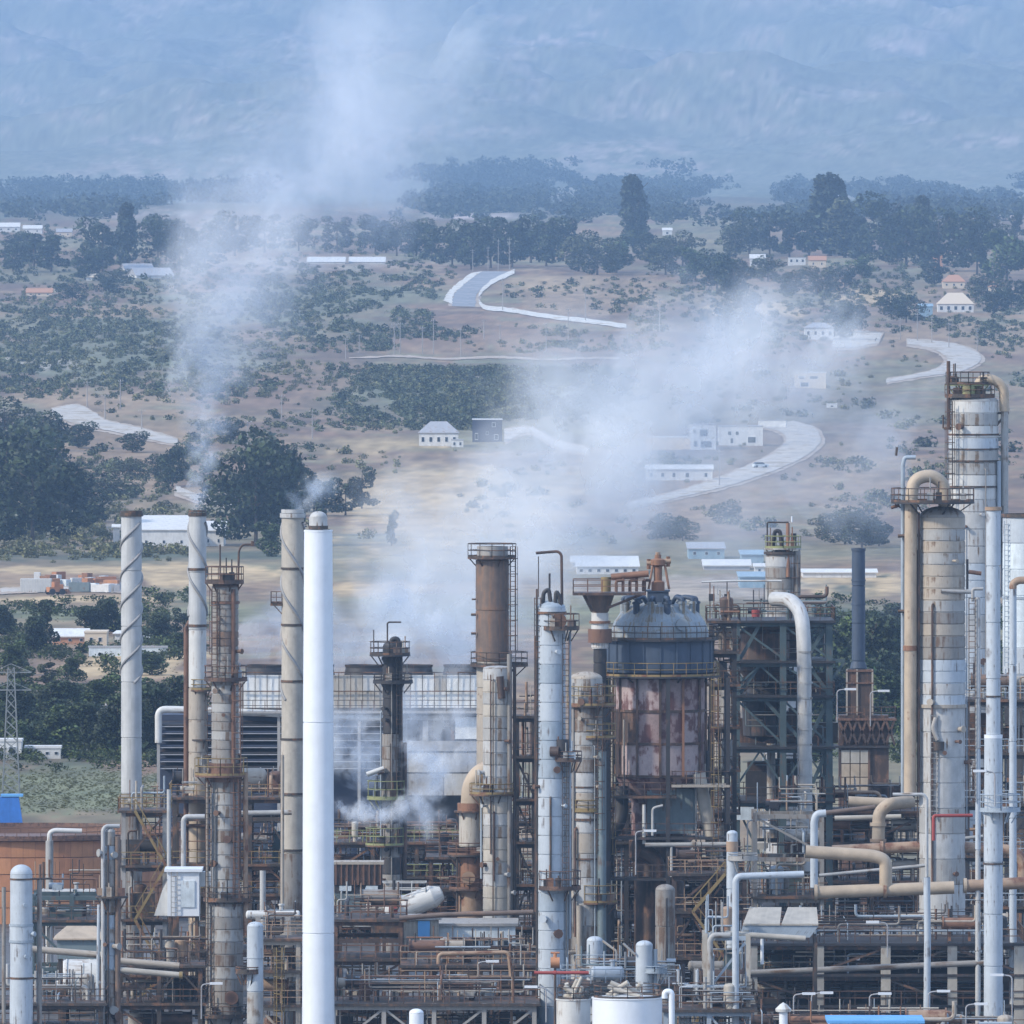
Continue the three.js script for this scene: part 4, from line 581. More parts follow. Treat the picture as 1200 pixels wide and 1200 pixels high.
function drum(name, label, d, x0, x1, yc, w, m, o = {}) {                    // horizontal vessel on saddles
  const q = d / F, px = (x0 + x1) / 2, t = thing(name, label, o.cat || 'vessel', PX(px, d), 0, -d + (o.z || 0), o.turn || 0), r = w / 2 * q, l = (x1 - x0) / 2 * q, y = PY(yc, d), P = [];
  for (let k = 0; k <= 6; k++) P.push([r * Math.sin(k / 6 * 1.571) + .001, -l + r * .5 * (1 - Math.cos(k / 6 * 1.571))]); const Q = P.slice().reverse().map(([a, b]) => [a, -b]);
  const g = new MB().lathe([...P, ...Q], 20).geo(); g.rotateZ(-Math.PI / 2); g.translate(0, y, 0); add('shell', g, m, t);
  const f = o.floor == null ? 0 : PY(o.floor, d); for (const s of [-.55, .55]) new MB().hexa([[s * l - .2, f, .7 * r], [s * l + .2, f, .7 * r], [s * l + .2, f, -.7 * r], [s * l - .2, f, -.7 * r], [s * l - .2, y, .95 * r], [s * l + .2, y, .95 * r], [s * l + .2, y, -.95 * r], [s * l - .2, y, -.95 * r]]).put('saddle', o.sm || M.concrete, t);
  for (const s of o.bands || [-.8, .8]) new MB().rod([s * l - .05, y, 0], [s * l + .05, y, 0], r * 1.06, 20).put('flange', o.fm || m, t);
  for (const s of o.noz || [.3]) new MB().rod([s * l, y + r * .8, 0], [s * l, y + r + .5, 0], .16, 8).rod([s * l, y + r + .4, 0], [s * l, y + r + .52, 0], .26, 8).put('nozzle', m, t);
  return t;
}
function lampPost(px, py, d, len, label, dir = 1) {                          // py: row of the lamp head
  const q = d / F, y = PY(py, d), t = thing('light_post', label, 'lamp', PX(px, d), 0, -d), y0 = Math.max(0, y - len * q);
  new MB().tube([[0, y0, 0], [0, y, 0], [dir * .9, y + .12, 0]], .06, 6, true, .3).put('post', M.greyroof, t); new MB().box(dir * 1.15, y + .1, 0, 1.0, .17, .4).put('lamp_head', M.lamp, t); return t;
}

// ---------------------------------------------------------------- the refinery: large structures first
tag(add('pavement', new MB().box(0, -.02, -985, 190, .12, 210).geo(), M.yard), 'stained concrete yard under the process units', null, null, 'structure');

// cooling tower with white cladding panels over dark louvred fan bays
{
  const d = 1150, q = d / F, X = (p) => (p - 380) * q, Y = (y) => PY(y, d), t = thing('cooling_tower', 'long cooling tower with dirty white panels over dark louvre rows, smoking along its top', 'cooling tower', PX(380, d), 0, -d);
  new MB().box((X(186) + X(470)) / 2, Y(838) / 2, -5.5, X(470) - X(186), Y(838), 9).put('core', M.slate, t);
  new MB().box((X(470) + X(566)) / 2, Y(838) / 2, -5.5, X(566) - X(470), Y(838), 9).put('core', M.dark, t);
  new MB().box((X(282) + X(566)) / 2, (Y(790) + Y(838)) / 2 - .3, -5, X(566) - X(282), Y(790) - Y(838) - .4, 9).put('fan_deck_core', M.concrete, t);
  const R = rng(21), mats = [M.panel, M.panel, M.panel, M.offwhite, M.panel2];
  for (let r = 0; r < 2; r++) for (let c = 0; c < 20; c++) { const x0 = 285 + c * 14, w = 13.4 * q, h = 18.6 * q, k = Math.floor(R() * 3), g = once('cp' + k, () => new MB().box(k, k * 2, 0, w, h, .12).geo().translate(-k, -k * 2, 0)); const m = c > 6 && c < 12 && R() < .75 ? M.panel2 : mats[Math.floor(R() * 5)], o = add('panel', g, m, t, [X(x0 + 7), Y(791 + r * 19.6 + 9.5), -.3 + R() * .06]); o.rotation.x = (R() - .5) * .03; }
  const rl = new MB(); for (const y of [788, 810]) rl.bar([X(282), Y(y), .1], [X(566), Y(y), .1], .1); for (let p = 285; p < 566; p += 14) rl.bar([X(p), Y(832), .06], [X(p), Y(787), .06], .07); rl.put('railing', M.steel, t);
  deck(t, X(282), X(566), -.4, 1.6, Y(833), M.concrete, M.steel, 1.1, 'f', 'walkway');
  new MB().tube([[X(186), Y(870), .9], [X(186), Y(831), .9], [X(205), Y(831), .9], [X(470), Y(842), .9]], 4.2 * q, 14, true, .7).put('header_pipe', M.offwhite, t);
  for (let k = 0; k < 7; k++) { const y = 846 + k * 8.2; new MB().hexa([[X(188), Y(y + 4), .9], [X(468), Y(y + 4), .9], [X(468), Y(y + 4), -.9], [X(188), Y(y + 4), -.9], [X(188), Y(y + 2.4), .9], [X(468), Y(y + 2.4), .9], [X(468), Y(y - 1), -.9], [X(188), Y(y - 1), -.9]]).put('louvre', k % 2 ? M.slate : M.dark, t); new MB().bar([X(188), Y(y + 5), .95], [X(468), Y(y + 5), .95], .08).put('louvre_rail', M.greyroof, t); }
  for (let p = 186; p <= 470; p += 47) new MB().bar([X(p), 0, .9], [X(p), Y(836), .9], .3).put('post', M.concrete, t);
  // concrete bays on the far half
  for (const [a, b, y0, y1, m] of [[472, 566, 868, 880, M.concrete], [474, 520, 882, 905, M.panel2], [520, 566, 882, 905, M.concrete], [474, 520, 906, 932, M.concrete], [520, 566, 906, 932, M.panel2], [533, 566, 840, 866, M.panel], [472, 532, 838, 844, M.concrete], [495, 502, 844, 868, M.concrete], [472, 478, 844, 868, M.concrete], [528, 533, 844, 868, M.steel]]) new MB().box((X(a) + X(b)) / 2, (Y(y0) + Y(y1)) / 2, .2, X(b) - X(a) - .06, Y(y0) - Y(y1) - .05, .9).put('wall_panel', m, t);
  for (let k = 0; k < 5; k++) { const x = X(310 + k * 58); new MB().lathe([[2, Y(788) - .5], [1.85, Y(788) + .3], [1.95, Y(788) + .6]], 20, x, -5).put('fan_stack', M.dark, t); }
}
// floating roof tank
{
  const d = 1085, q = d / F, r = 15, cx = PX(20, d), t = thing('storage_tank', 'large rust orange storage tank of square plates at the picture edge', 'tank', cx, 0, -d - r), top = PY(986, d), n = 48, rows = 5, R = rng(4);
  for (let k = 0; k < rows; k++) for (let j = 0; j < n; j++) { const a = (j - n / 2) / n * 3.6, w = 3.6 / n, cosy = Math.cos(a); if (cosy < -.2) continue; const h = top / rows, v = Math.floor(R() * 3), g = once('tp' + v, () => { const b = new MB().lathe([[r - .04, .03], [r, .06], [r, h - .06], [r - .04, h - .03]], 3, 0, 0, -w / 2 + .0008, w / 2 - .0008), gg = b.geo(), u = gg.attributes.uv; for (let i = 0; i < u.count; i++) u.setXY(i, u.getX(i) + v * 1.7, u.getY(i) + v * 3.1); return gg; }); const o = add('plate', g, R() < .6 ? M.orange : M.orange2, t, [0, k * h, 0]); o.rotation.y = a; }
  new MB().lathe([[r - .06, 0], [r - .06, top]], 64).put('shell', M.rust, t);
  new MB().lathe([[r, top], [r + .5, top + .05], [r + .5, top + .3], [r, top + .35], [r - .1, top - .6], [.01, top - .3]], 64).put('rim', M.rust, t); ringRail(t, 0, top + .3, 0, r + .4, M.rust, 1, -1.8, 1.8);
  const w = new MB(); for (let k = 0; k < 26; k++) { const a = -1.2 + k * .09; w.bar([Math.sin(a) * r * .4, top + .02, Math.cos(a) * r * .4], [Math.sin(a + .02) * (r - .3), top + .1, Math.cos(a + .02) * (r - .3)], .12); } w.put('roof_rib', M.darkrust, t);
}
// helical strake stacks
{
  const K = tower({ name: 'stack', label: 'twisted grey stack, outermost of the three spiral wound stacks, beside the orange tank', cat: 'stack', px: 154, d: 1010, piece: 'stack_section', segs: [[604, 930, 24, [M.stackgrey], 66], [930, null, 25, [M.clad3], 60]], rings: [[603, 28, M.steel, 4], [600, 26, M.steel, 3]], decks: [[948, 140, 172, 14, M.steel, M.yellow]], ladders: [[160, 606, 940, false, -12]] });
  strakes(K, 612, 800, 24, 2, 72, M.fin, -1);
}
{
  const K = tower({ name: 'stack', label: 'steaming spiral wound stack with tan lower shaft behind the rusty column', cat: 'stack', px: 231.5, d: 1000, piece: 'stack_section', segs: [[604, 806, 20.5, [M.stackgrey, M.offwhite], 66], [806, null, 21, [M.tan, M.tanclad], 40]], rings: [[603, 22, M.steel, 4], [599, 21, M.steel, 2], [667, 23, M.steel, 3], [733, 23, M.steel, 3]], decks: [[808, 222, 252, 12, M.steel, M.yellow], [866, 222, 248, 0]], ladders: [[246, 812, 930, true, 4]], pipes: [[[[218, 735, -4], [218, 1010, -4]], 6, M.rust], [[[218, 735, -4], [222, 728, -4]], 5, M.rust]] });
  strakes(K, 612, 722, 20.5, 2, 96, M.fin, 1);
}
{
  const K = tower({ name: 'stack', label: 'tan spiral wound stack half hidden by the smooth white stack', cat: 'stack', px: 343, d: 985, piece: 'stack_section', segs: [[602, 866, 26, [M.beige, M.beige, M.tanclad], 66], [866, 1000, 28, [M.clad3, M.beige], 66], [1000, null, 29, [M.clad3, M.tanclad], 66]], rings: [[604, 30, M.clad2, 5], [599, 27, M.clad2, 4], [666, 28, M.steel, 2.5], [732, 28, M.steel, 2.5], [798, 28, M.steel, 2.5], [866, 30, M.steel, 2.5], [930, 31, M.steel, 2.5], [996, 31, M.steel, 2.5]], pipes: [[[[330, 706, 4], [318, 706, 4]], 3, M.steel]] });
  strakes(K, 612, 820, 26, 2, 120, M.fin, 1);
  deck(K.t, K.x(317), K.x(331), -.5, .5, K.y(707), M.steel, M.steel, 1, 'fl', 'platform'); new MB().bar([K.x(320), K.y(708), .2], [K.x(331), K.y(720), .2], .08).put('bracket', M.steel, K.t);
}
tower({ name: 'stack', label: 'smooth white stack with a short silver cap, tallest plain shaft of the front row', cat: 'stack', px: 373, d: 890, piece: 'stack_section', segs: [[621, 847, 35.6, [M.white], 230, 33], [847, 1094, 36.8, [M.white], 260, 35.8], [1094, null, 38, [M.white], 260, 37]], domes: [[606, 20, 7, M.clad2]], rings: [[613, 21.5, M.clad2, 15], [618, 23, M.steel, 4], [622, 34, M.white, 2]] });

// columns
tower({ name: 'distillation_column', label: 'slim rusty column with caged top platform and gooseneck vents, in front of the steaming stack', px: 264, d: 935, segs: [[688, 792, 31, [M.clad3, M.brown, M.clad3, M.clad3], 9], [792, 900, 32, [M.clad3, M.clad1, M.clad3], 11], [900, 1060, 34, [M.clad1, M.clad3, M.clad1], 14], [1060, null, 42, [M.clad1, M.clad3], 14]], domes: [[688, 31, 7, M.brown]], rings: [[706, 34, M.rust, 3], [905, 40, M.rust, 22], [1060, 43, M.clad3, 3]],
  decks: [[682, 240, 286, 18, M.darkrust, M.darkrust], [796, 239, 290, 16, M.darkrust], [908, 228, 290, 20, M.rust, M.yellow], [1054, 238, 296, 15, M.steel], [1190, 232, 292, 12, M.steel]], ladders: [[252, 690, 795, true, 15, M.darkrust], [279, 800, 906, true, 14, M.rust], [277, 912, 1052, true, 14, M.rust], [245, 912, 1190, false, 18, M.steel]],
  pipes: [[[[258, 690, 3], [258, 638, 3]], 2, M.darkrust], [[[279, 690, 3], [280, 645, 3], [284, 638, 3], [296, 638, 3]], 2.6, M.darkrust, 4], [[[296, 640, 3], [296, 634, 3]], 4, M.darkrust], [[[262, 690, 6], [262, 672, 6]], 8, M.darkrust], [[[274, 690, 14], [274, 900, 14]], 5, M.rust], [[[243, 905, 14], [243, 1200, 14]], 4, M.tanclad], [[[272, 1168, 20], [272, 1168.1, 26]], 16, M.rust], [[[288, 905, 8], [288, 1090, 8]], 6, M.tanrust]] });
tower({ name: 'distillation_column', label: 'dark soot stained column with lime railings, standing in the steam before the cooling tower', px: 459, d: 1030, segs: [[757, 860, 21, [M.dark], 22], [860, 905, 23, [M.offwhite, M.clad3], 16], [905, null, 24, [M.dark, M.clad3], 20]], domes: [[757, 20, 6, M.dark]], rings: [[772, 24, M.dark, 4], [800, 25, M.dark, 4]],
  decks: [[767, 433, 481, 15, M.dark, M.steel], [799, 437, 484, 10, M.dark], [935, 430, 475, 20, M.lime, M.lime], [990, 428, 474, 20, M.steel, M.lime]], ladders: [[468, 770, 930, false, 11, M.steel]], pipes: [[[[454, 757, 2], [454, 729, 2], [470, 729, 2]], 2, M.steel, 3], [[[458, 758, 4], [459, 749, 4], [466, 748, 4], [469, 760, 4], [469, 1000, 8]], 6, M.dark, 6], [[[438, 765, 3], [438, 738, 3]], 1.4, M.steel], [[[450, 900, 12], [430, 907, 14]], 6, M.offwhite], [[[474, 870, 2], [474, 1030, 2]], 6, M.darkrust]] });
tower({ name: 'stack', label: 'wide brown rust streaked stack with railed crown above the grey banded column', cat: 'stack', px: 577, d: 985, piece: 'stack_section', segs: [[656, 775, 39, [M.brown, M.brown], 60], [775, 900, 37, [M.beige, M.tanclad], 30], [900, null, 37, [M.tanclad, M.clad3], 40]], rings: [[646, 36, M.concrete, 12], [654, 46, M.darkrust, 3]], decks: [[653, 548, 605, 16, M.darkrust, M.steel], [779, 551, 619, 15, M.darkrust, M.steel]], ladders: [[601, 640, 790, true, 8, M.steel]], pipes: [[[[558, 720, 10], [552, 720, 10]], 3, M.steel], [[[558, 742, 10], [552, 742, 10]], 3, M.steel], [[[558, 702, 10], [553, 702, 10]], 2, M.steel]] });
tower({ name: 'distillation_column', label: 'pale grey column with neat cladding bands below the brown crowned stack', px: 583, d: 962, segs: [[783, null, 34, [M.clad2, M.beige, M.clad1, M.clad2], 14]], domes: [[783, 34, 3, M.clad1]], pipes: [[[[597, 766, 12], [597, 1075, 12]], 6, M.clad3], [[[603, 780, 8], [603, 1075, 8]], 4, M.steel], [[[586, 792, 16], [588, 818, 16]], 9, M.darkrust], [[[575, 790, 15], [575, 1000, 16]], 1.6, M.darkrust]], decks: [[930, 550, 604, 12, M.steel, M.yellow]], rings: [[1000, 33, M.steel, 2]] });
tower({ name: 'distillation_column', label: 'slender light blue column with a crooked vent pipe, beside the rust blotched reactor', px: 646, d: 915, segs: [[712, null, 33.5, [M.blue, M.blue, M.blue2], 22]], domes: [[712, 33, 8, M.blue2]], rings: [[718, 36, M.steel, 3]], decks: [[736, 636, 679, 17, M.steel], [890, 649, 682, 10, M.darkrust], [1040, 631, 681, 20, M.darkrust]], deckz: 8, ladders: [[663, 742, 1040, false, 14, M.steel], [630, 700, 900, false, 10, M.steel]],
  pipes: [[[[659, 735, 4], [658, 650, 4], [654, 646, 4], [628, 648, 4]], 3.4, M.darkrust, 6], [[[631, 700, 0], [631, 652, 0]], 1.2, M.steel], [[[636, 712, 6], [637, 694, 6], [643, 690, 6], [646, 710, 6]], 5, M.dark, 4], [[[650, 712, 8], [652, 692, 8], [656, 700, 8], [657, 720, 8]], 5, M.dark, 4], [[[644, 710, 2], [644, 672, 2]], 2.5, M.dark], [[[655, 727, 17], [655, 727, 21]], 18, M.darkrust], [[[659, 866, 14], [659, 880, 14]], 14, M.dark], [[[629, 690, 6], [629, 1200, 6]], 2.5, M.steel], [[[668, 740, 4], [668, 1100, 4]], 3, M.blue2], [[[645, 880, 17], [655, 880, 19]], 12, M.darkrust]] });
tower({ name: 'distillation_column', label: 'mottled tan grey column with yellow topped platforms between the light blue column and the reactor', px: 687, d: 942, segs: [[795, 905, 38, [M.tanclad, M.clad3, M.clad1], 16], [905, 1000, 36, [M.clad1, M.clad2, M.tanclad], 24], [1000, null, 36, [M.clad2, M.clad1, M.clad3], 30]], domes: [[795, 38, 8, M.tanclad]], decks: [[826, 664, 722, 22, M.steel, M.yellow], [864, 676, 722, 16, M.steel, M.yellow], [949, 668, 710, 12, M.yellow], [1057, 676, 724, 20, M.steel, M.yellow]], ladders: [[703, 800, 1000, true, 18, M.steel]], rings: [[922, 38, M.steel, 2], [960, 39, M.steel, 3], [1006, 39, M.steel, 2]], pipes: [[[[705, 880, 14], [705, 1130, 14]], 11, M.teal], [[[672, 800, 12], [672, 1050, 14]], 3, M.clad3], [[[679, 1060, 20], [679, 1200, 20]], 7, M.tanclad]] });
tower({ name: 'distillation_column', label: 'short grey banded column with green railed cap, rising behind the green steel tower', px: 916, d: 1040, segs: [[652, null, 38, [M.clad1, M.clad2, M.clad3], 13]], domes: [[652, 38, 8, M.clad3]], rings: [[648, 42, M.steel, 3]], decks: [[642, 896, 939, 14, M.clad1, M.lime]], ladders: [[932, 650, 720, true, 12, M.steel]], pipes: [[[[923, 676, 19], [923, 613, 10]], 4.5, M.rust2], [[[899, 640, 6], [899, 612, 6], [924, 612, 6]], 2, M.steel, 2], [[[906, 640, 4], [908, 622, 4], [914, 622, 4], [916, 640, 4]], 5, M.dark, 5], [[[934, 645, 10], [934, 740, 12]], 8, M.clad3], [[[928, 612, 0], [928, 605, 0]], 2, M.lamp], [[[930, 640, 2], [930, 625, 2]], 7, M.dark]] });
tower({ name: 'distillation_column', label: 'stout beige and white banded column under the arched tan pipe', px: 1104, d: 925, segs: [[606, 745, 54, [M.tanclad, M.clad3, M.tanclad, M.clad1], 14], [745, 828, 55, [M.clad3, M.clad2, M.blue], 15], [828, null, 54, [M.clad2, M.clad2, M.clad1], 30]], domes: [[606, 54, 13, M.clad3]], rings: [[827, 59, M.tanclad, 4]], decks: [[588, 1044, 1142, 16, M.dark, M.steel]], ladders: [[1093, 836, 960, false, 28, M.clad1]],
  pipes: [[[[1066, 930, 14], [1067, 590, 14], [1070, 562, 12], [1090, 556, 8], [1106, 566, 4], [1107, 595, 0]], 15, M.tan, 16], [[[1058, 930, 4], [1058, 545, 4], [1060, 536, 4], [1073, 536, 4]], 5, M.blue2, 3], [[[1050, 534, 4], [1051, 524, 4]], 3, M.steel], [[[1066, 762, 14], [1066, 756, 14]], 16.5, M.rust2], [[[1054, 592, 4], [1044, 595, 4]], 4, M.rust], [[[1076, 600, 16], [1076, 930, 16]], 3, M.darkrust], [[[1052, 628, 10], [1078, 627, 14]], 4, M.steel], [[[1052, 716, 10], [1078, 716, 14]], 4, M.steel], [[[1096, 840, 27], [1092, 852, 28], [1098, 866, 28]], 6, M.concrete], [[[1099, 868, 28], [1099, 878, 28]], 13, M.steel], [[[1102, 692, 27], [1140, 693, 22]], 5, M.clad1], [[[1133, 655, 14], [1133, 690, 14]], 3, M.dark]] });
{
  const K = tower({ name: 'distillation_column', label: 'tallest column, white cladding bands and a tan return bend at its top', px: 1141, d: 985, segs: [[470, 600, 58, [M.clad2, M.offwhite, M.blue, M.clad1], 15], [600, null, 58, [M.blue, M.clad2], 20]], domes: [[470, 58, 8, M.clad1]], rings: [[509, 60, M.steel, 2], [540, 60, M.steel, 2], [570, 61, M.steel, 2], [526, 60, M.steel, 1.5]], decks: [[464, 1107, 1166, 14, M.steel], [450, 1108, 1160, 14, M.lime, M.steel]], ladders: [[1112, 470, 600, true, 26, M.steel]], pipes: [[[[1111, 502, 12], [1111, 423, 12]], 4.5, M.darkrust], [[[1146, 464, 6], [1147, 446, 6], [1160, 443, 6], [1176, 452, 6], [1177, 482, 6]], 12, M.tan, 14], [[[1177, 482, 6], [1177, 700, 6]], 9, M.clad1], [[[1170, 540, 14], [1170, 660, 14]], 5, M.blue2], [[[1106, 502, 8], [1118, 502, 12]], 3, M.steel], [[[1105, 502, 8], [1105, 486, 8]], 2, M.steel], [[[1134, 450, 20], [1134, 462, 20]], 16, M.lime]] });
  new MB().bar([K.x(1166), K.y(484), .4], [K.x(1182), K.y(484), .4], .2).bar([K.x(1166), K.y(500), .4], [K.x(1180), K.y(484), .4], .2).put('bracket', M.steel, K.t);
}
tower({ name: 'flare_post', label: 'smooth pale grey blue foreground post with a wider lower shaft and ring platform', cat: 'stack', px: 1164, d: 885, piece: 'stack_section', segs: [[598, 862, 16.5, [M.blue], 66], [862, 950, 21, [M.blue], 44], [950, null, 22, [M.blue], 62]], rings: [[863, 21.5, M.white, 4], [816, 19, M.steel, 2], [1012, 24, M.steel, 2], [596, 20, M.tanrust, 4]], decks: [[949, 1148, 1196, 18, M.blue2, M.blue2]] });
tower({ name: 'vessel', label: 'pale turquoise drum at the picture edge behind the foreground post', cat: 'vessel', px: 1205, d: 960, segs: [[606, 790, 60, [M.shed, M.blue, M.shed], 30], [790, null, 56, [M.dark, M.steel], 30]], rings: [[604, 64, M.steel, 4], [700, 62, M.blue2, 3]], ladders: [[1180, 610, 780, false, 20, M.blue2]] });
tower({ name: 'standpipe', label: 'thin light blue pipe post with an orange elbow at the picture edge', cat: 'pipe', px: 1187, d: 910, piece: 'pipe_section', segs: [[690, null, 8.5, [M.blue], 90]], pipes: [[[[1187, 690, 0], [1187, 684, 0], [1193, 680, 0], [1215, 680, 0]], 9, M.tanrust, 6]] });
tower({ name: 'standpipe', label: 'pale upright pipe between the beige banded column and the foreground post', cat: 'pipe', px: 1146, d: 905, piece: 'pipe_section', segs: [[700, null, 6, [M.clad2, M.blue], 60]], ladders: [[1139, 700, 940, false, 4, M.steel]], pipes: [[[[1140, 705, 0], [1140, 690, 0], [1152, 690, 0]], 4, M.clad1, 3], [[[1135, 670, 2], [1150, 672, 2]], 5, M.darkrust]] });
tower({ name: 'vessel', label: 'blunt topped blue grey vessel tower at the bottom picture edge before the orange tank', cat: 'vessel', px: 25, d: 885, segs: [[1024, 1084, 26, [M.blue], 60], [1084, 1103, 27.5, [M.blue], 19], [1103, 1147, 26, [M.blue], 44], [1147, null, 27, [M.blue2, M.blue], 60]], domes: [[1024, 26, 11, M.blue]], rings: [[1030, 27.5, M.steel, 2], [1084, 29, M.blue2, 2.5], [1103, 29, M.blue2, 2.5], [1146, 28, M.steel, 2.5]], nozzles: [[1060, .3, 3, 4, M.blue2], [1120, .4, 3, 4, M.blue2], [1094, 1, 4, 5, M.blue2]], pipes: [[[[38, 1030, 0], [60, 1030, -10]], 2.5, M.steel], [[[4, 1040, -10], [4, 1200, -10]], 5, M.clad3], [[[46, 1030, -6], [46, 1200, -6]], 6, M.clad3]] });
tower({ name: 'distillation_column', label: 'narrow paired grey and rusty column with an elbow, before the twisted grey stack', px: 129, d: 905, segs: [[975, null, 12, [M.clad1, M.clad3, M.blue2], 16]], domes: [[975, 12, 5, M.clad1]], pipes: [[[[121, 1200, 6], [121, 972, 6], [124, 968, 4], [140, 968, 0]], 5, M.clad2, 4], [[[138, 1200, 2], [138, 980, 2]], 7, M.brown], [[[127, 1200, 7], [127, 990, 7]], 2, M.steel], [[[114, 1200, 4], [116, 1060, 4]], 4, M.blue]], decks: [[1050, 112, 150, 0, M.steel]], rings: [[1070, 14, M.steel, 2]] });
tower({ name: 'pipe_riser', label: 'silver riser pipe with a gooseneck in front of the orange tank', cat: 'pipe', px: 58, d: 1000, piece: 'pipe_section', segs: [[985, null, 9, [M.clad2, M.clad1], 40]], pipes: [[[[58, 988, 0], [58, 976, 0], [64, 973, 0], [96, 974, 0]], 6, M.offwhite, 6], [[[51, 1010, 0], [51, 1100, 0]], 3, M.steel]] });

// the reactor
{
  const d = 960, q = d / F, K = { x: (p) => (p - 773) * q, y: (y) => PY(y, d) }, X = K.x, Y = K.y, t = thing('catalytic_reactor', 'massive reactor vessel with nozzle crowned grey dome, navy ring and rust blotched plates', 'reactor', PX(773, d), 0, -d), b = new MB();
  b.lathe([[58, 748], [57, 738], [53, 728], [46, 718], [36, 710], [22, 706], [.01, 705]].map(([r, y]) => [r * q, Y(y)]), 36).put('dome', M.dome, t);
  for (let k = 0; k < 14; k++) { const a = k / 14 * 6.283 + .2, r = 43 * q, x = Math.sin(a) * r, z = Math.cos(a) * r, n = new MB(); n.cyl(x, Y(724), z, 3.8 * q, 20 * q, 12).cyl(x, Y(707), z, 5 * q, 2.2 * q, 12); const o = n.put('nozzle', k % 3 ? M.dome : M.navy, t); new MB().tube([[x, Y(705), z], [x, Y(701), z], [x * .72, Y(699), z * .72], [x * .55, Y(707), z * .55]], 2.4 * q, 8, true, 3 * q).put('elbow', M.navy, o); }
  new MB().box(X(771), Y(699), .3, 25 * q, 13 * q, 25 * q).box(X(771), Y(692), .3, 28 * q, 2 * q, 28 * q).put('plenum_box', M.navy, t);
  new MB().rod([X(798), Y(730), 50 * q], [X(799), Y(730), 60 * q], 7 * q, 16).put('manway', M.dome, t);
  new MB().lathe([[56, 790], [62, 787], [62, 749], [58, 747]].map(([r, y]) => [r * q, Y(y)]), 40).put('ring_girder', M.navy, t);
  for (let k = 0; k < 20; k++) { const a = k / 20 * 6.283; const r = 62.5 * q; new MB().bar([Math.sin(a) * r, Y(786), Math.cos(a) * r], [Math.sin(a) * r, Y(750), Math.cos(a) * r], .12).put('stiffener', M.navy, t); }
  ringDeck(t, 0, Y(748), 0, 69 * q, M.dark, M.steel, 1.1, 56 * q); ringDeck(t, 0, Y(791), 0, 70 * q, M.dark, M.yellow, 1.1, 54 * q);
  const n = 12, mats = [M.peel, M.peel2, M.peel, M.peel2, M.rust]; const R = rng(8);
  for (let k = 0; k < 3; k++) for (let j = 0; j < n; j++) { const h = 38 * q, v = Math.floor(R() * 4), g = once('rp' + v, () => { const gg = new MB().lathe([[53 * q - .04, .02], [53 * q, .05], [53 * q, h - .05], [53 * q - .04, h - .02]], 6, 0, 0, -.255, .255).geo(), u = gg.attributes.uv; for (let i = 0; i < u.count; i++) u.setXY(i, u.getX(i) + v * 1.3, u.getY(i) + v * 2.3); return gg; }); const m = R() < (j >= 9 ? (k ? .5 : .2) : k === 2 ? .35 : 0) ? (R() < .5 ? M.darkrust : M.peel) : mats[Math.floor(R() * 4)]; const o = add('plate', g, m, t, [0, Y(908) + k * h, 0]); o.rotation.y = (j + .5) / n * 6.283; }
  for (let j = 0; j < n; j++) { const a = j / n * 6.283, r = 54 * q; new MB().bar([Math.sin(a) * r, Y(908), Math.cos(a) * r], [Math.sin(a) * r, Y(794), Math.cos(a) * r], .22, .2).put('rib', j === 1 ? M.rust2 : M.darkrust, t); }
  for (const y of [832, 870, 908]) new MB().lathe([[52 * q, Y(y) - .12], [54.5 * q, Y(y) - .1], [54.5 * q, Y(y) + .1], [52 * q, Y(y) + .12]], 40).put('hoop', M.darkrust, t);
  new MB().lathe([[33, 985], [33, 940], [52, 910]].map(([r, y]) => [r * q, Y(y)]), 36).put('cone', M.peel, t);
  new MB().lathe([[30, 1235], [30, 1010], [36, 1005], [36, 985], [30, 980]].map(([r, y]) => [r * q, Math.max(0, Y(y))]), 30).put('skirt', M.darkrust, t);
  new MB().box(X(786), Y(949), 30 * q, 56 * q, 52 * q, 20 * q).put('duct_box', M.teal, t); for (let k = 0; k < 5; k++) new MB().box(X(762 + k * 12), Y(949), 40.5 * q, .16, 52 * q, .14).put('rib', M.teal, t);
  new MB().tube([[X(818), Y(905), 36 * q], [X(832), Y(975), 40 * q], [X(845), Y(1030), 44 * q]], 8 * q, 14).put('standpipe', M.beige, t);
  new MB().tube([[X(728), Y(920), 30 * q], [X(728), Y(960), 34 * q], [X(712), Y(980), 36 * q], [X(712), Y(1100), 36 * q]], 8 * q, 12, true, 14 * q).put('standpipe', M.dark, t);
  new MB().tube([[X(752), Y(996), 36 * q], [X(770), Y(1006), 40 * q], [X(772), Y(1040), 42 * q]], 9 * q, 12, true, 10 * q).put('standpipe', M.darkrust, t);
  for (const [x0, x1, y, m] of [[786, 854, 917, M.tanclad], [717, 792, 930, M.steel], [716, 852, 978, M.dark], [712, 866, 1026, M.dark]]) deck(t, X(x0), X(x1), 20 * q, 66 * q, Y(y), m, M.darkrust, 1.1, 'flr');
  new MB().tube([[X(755), Y(987), 68 * q], [X(854), Y(986), 68 * q]], 2.8 * q, 10).put('pipe', M.clad1, t); new MB().tube([[X(764), Y(976), 66 * q], [X(764), Y(944), 66 * q], [X(776), Y(941), 66 * q]], 1.6 * q, 8, true, .3).put('pipe', M.clad2, t); new MB().tube([[X(786), Y(1024), 68 * q], [X(786), Y(987), 68 * q]], 1.6 * q, 8).put('pipe', M.clad2, t); new MB().tube([[X(754), Y(940), 60 * q], [X(754), Y(986), 60 * q]], 2.2 * q, 8).put('pipe', M.offwhite, t);
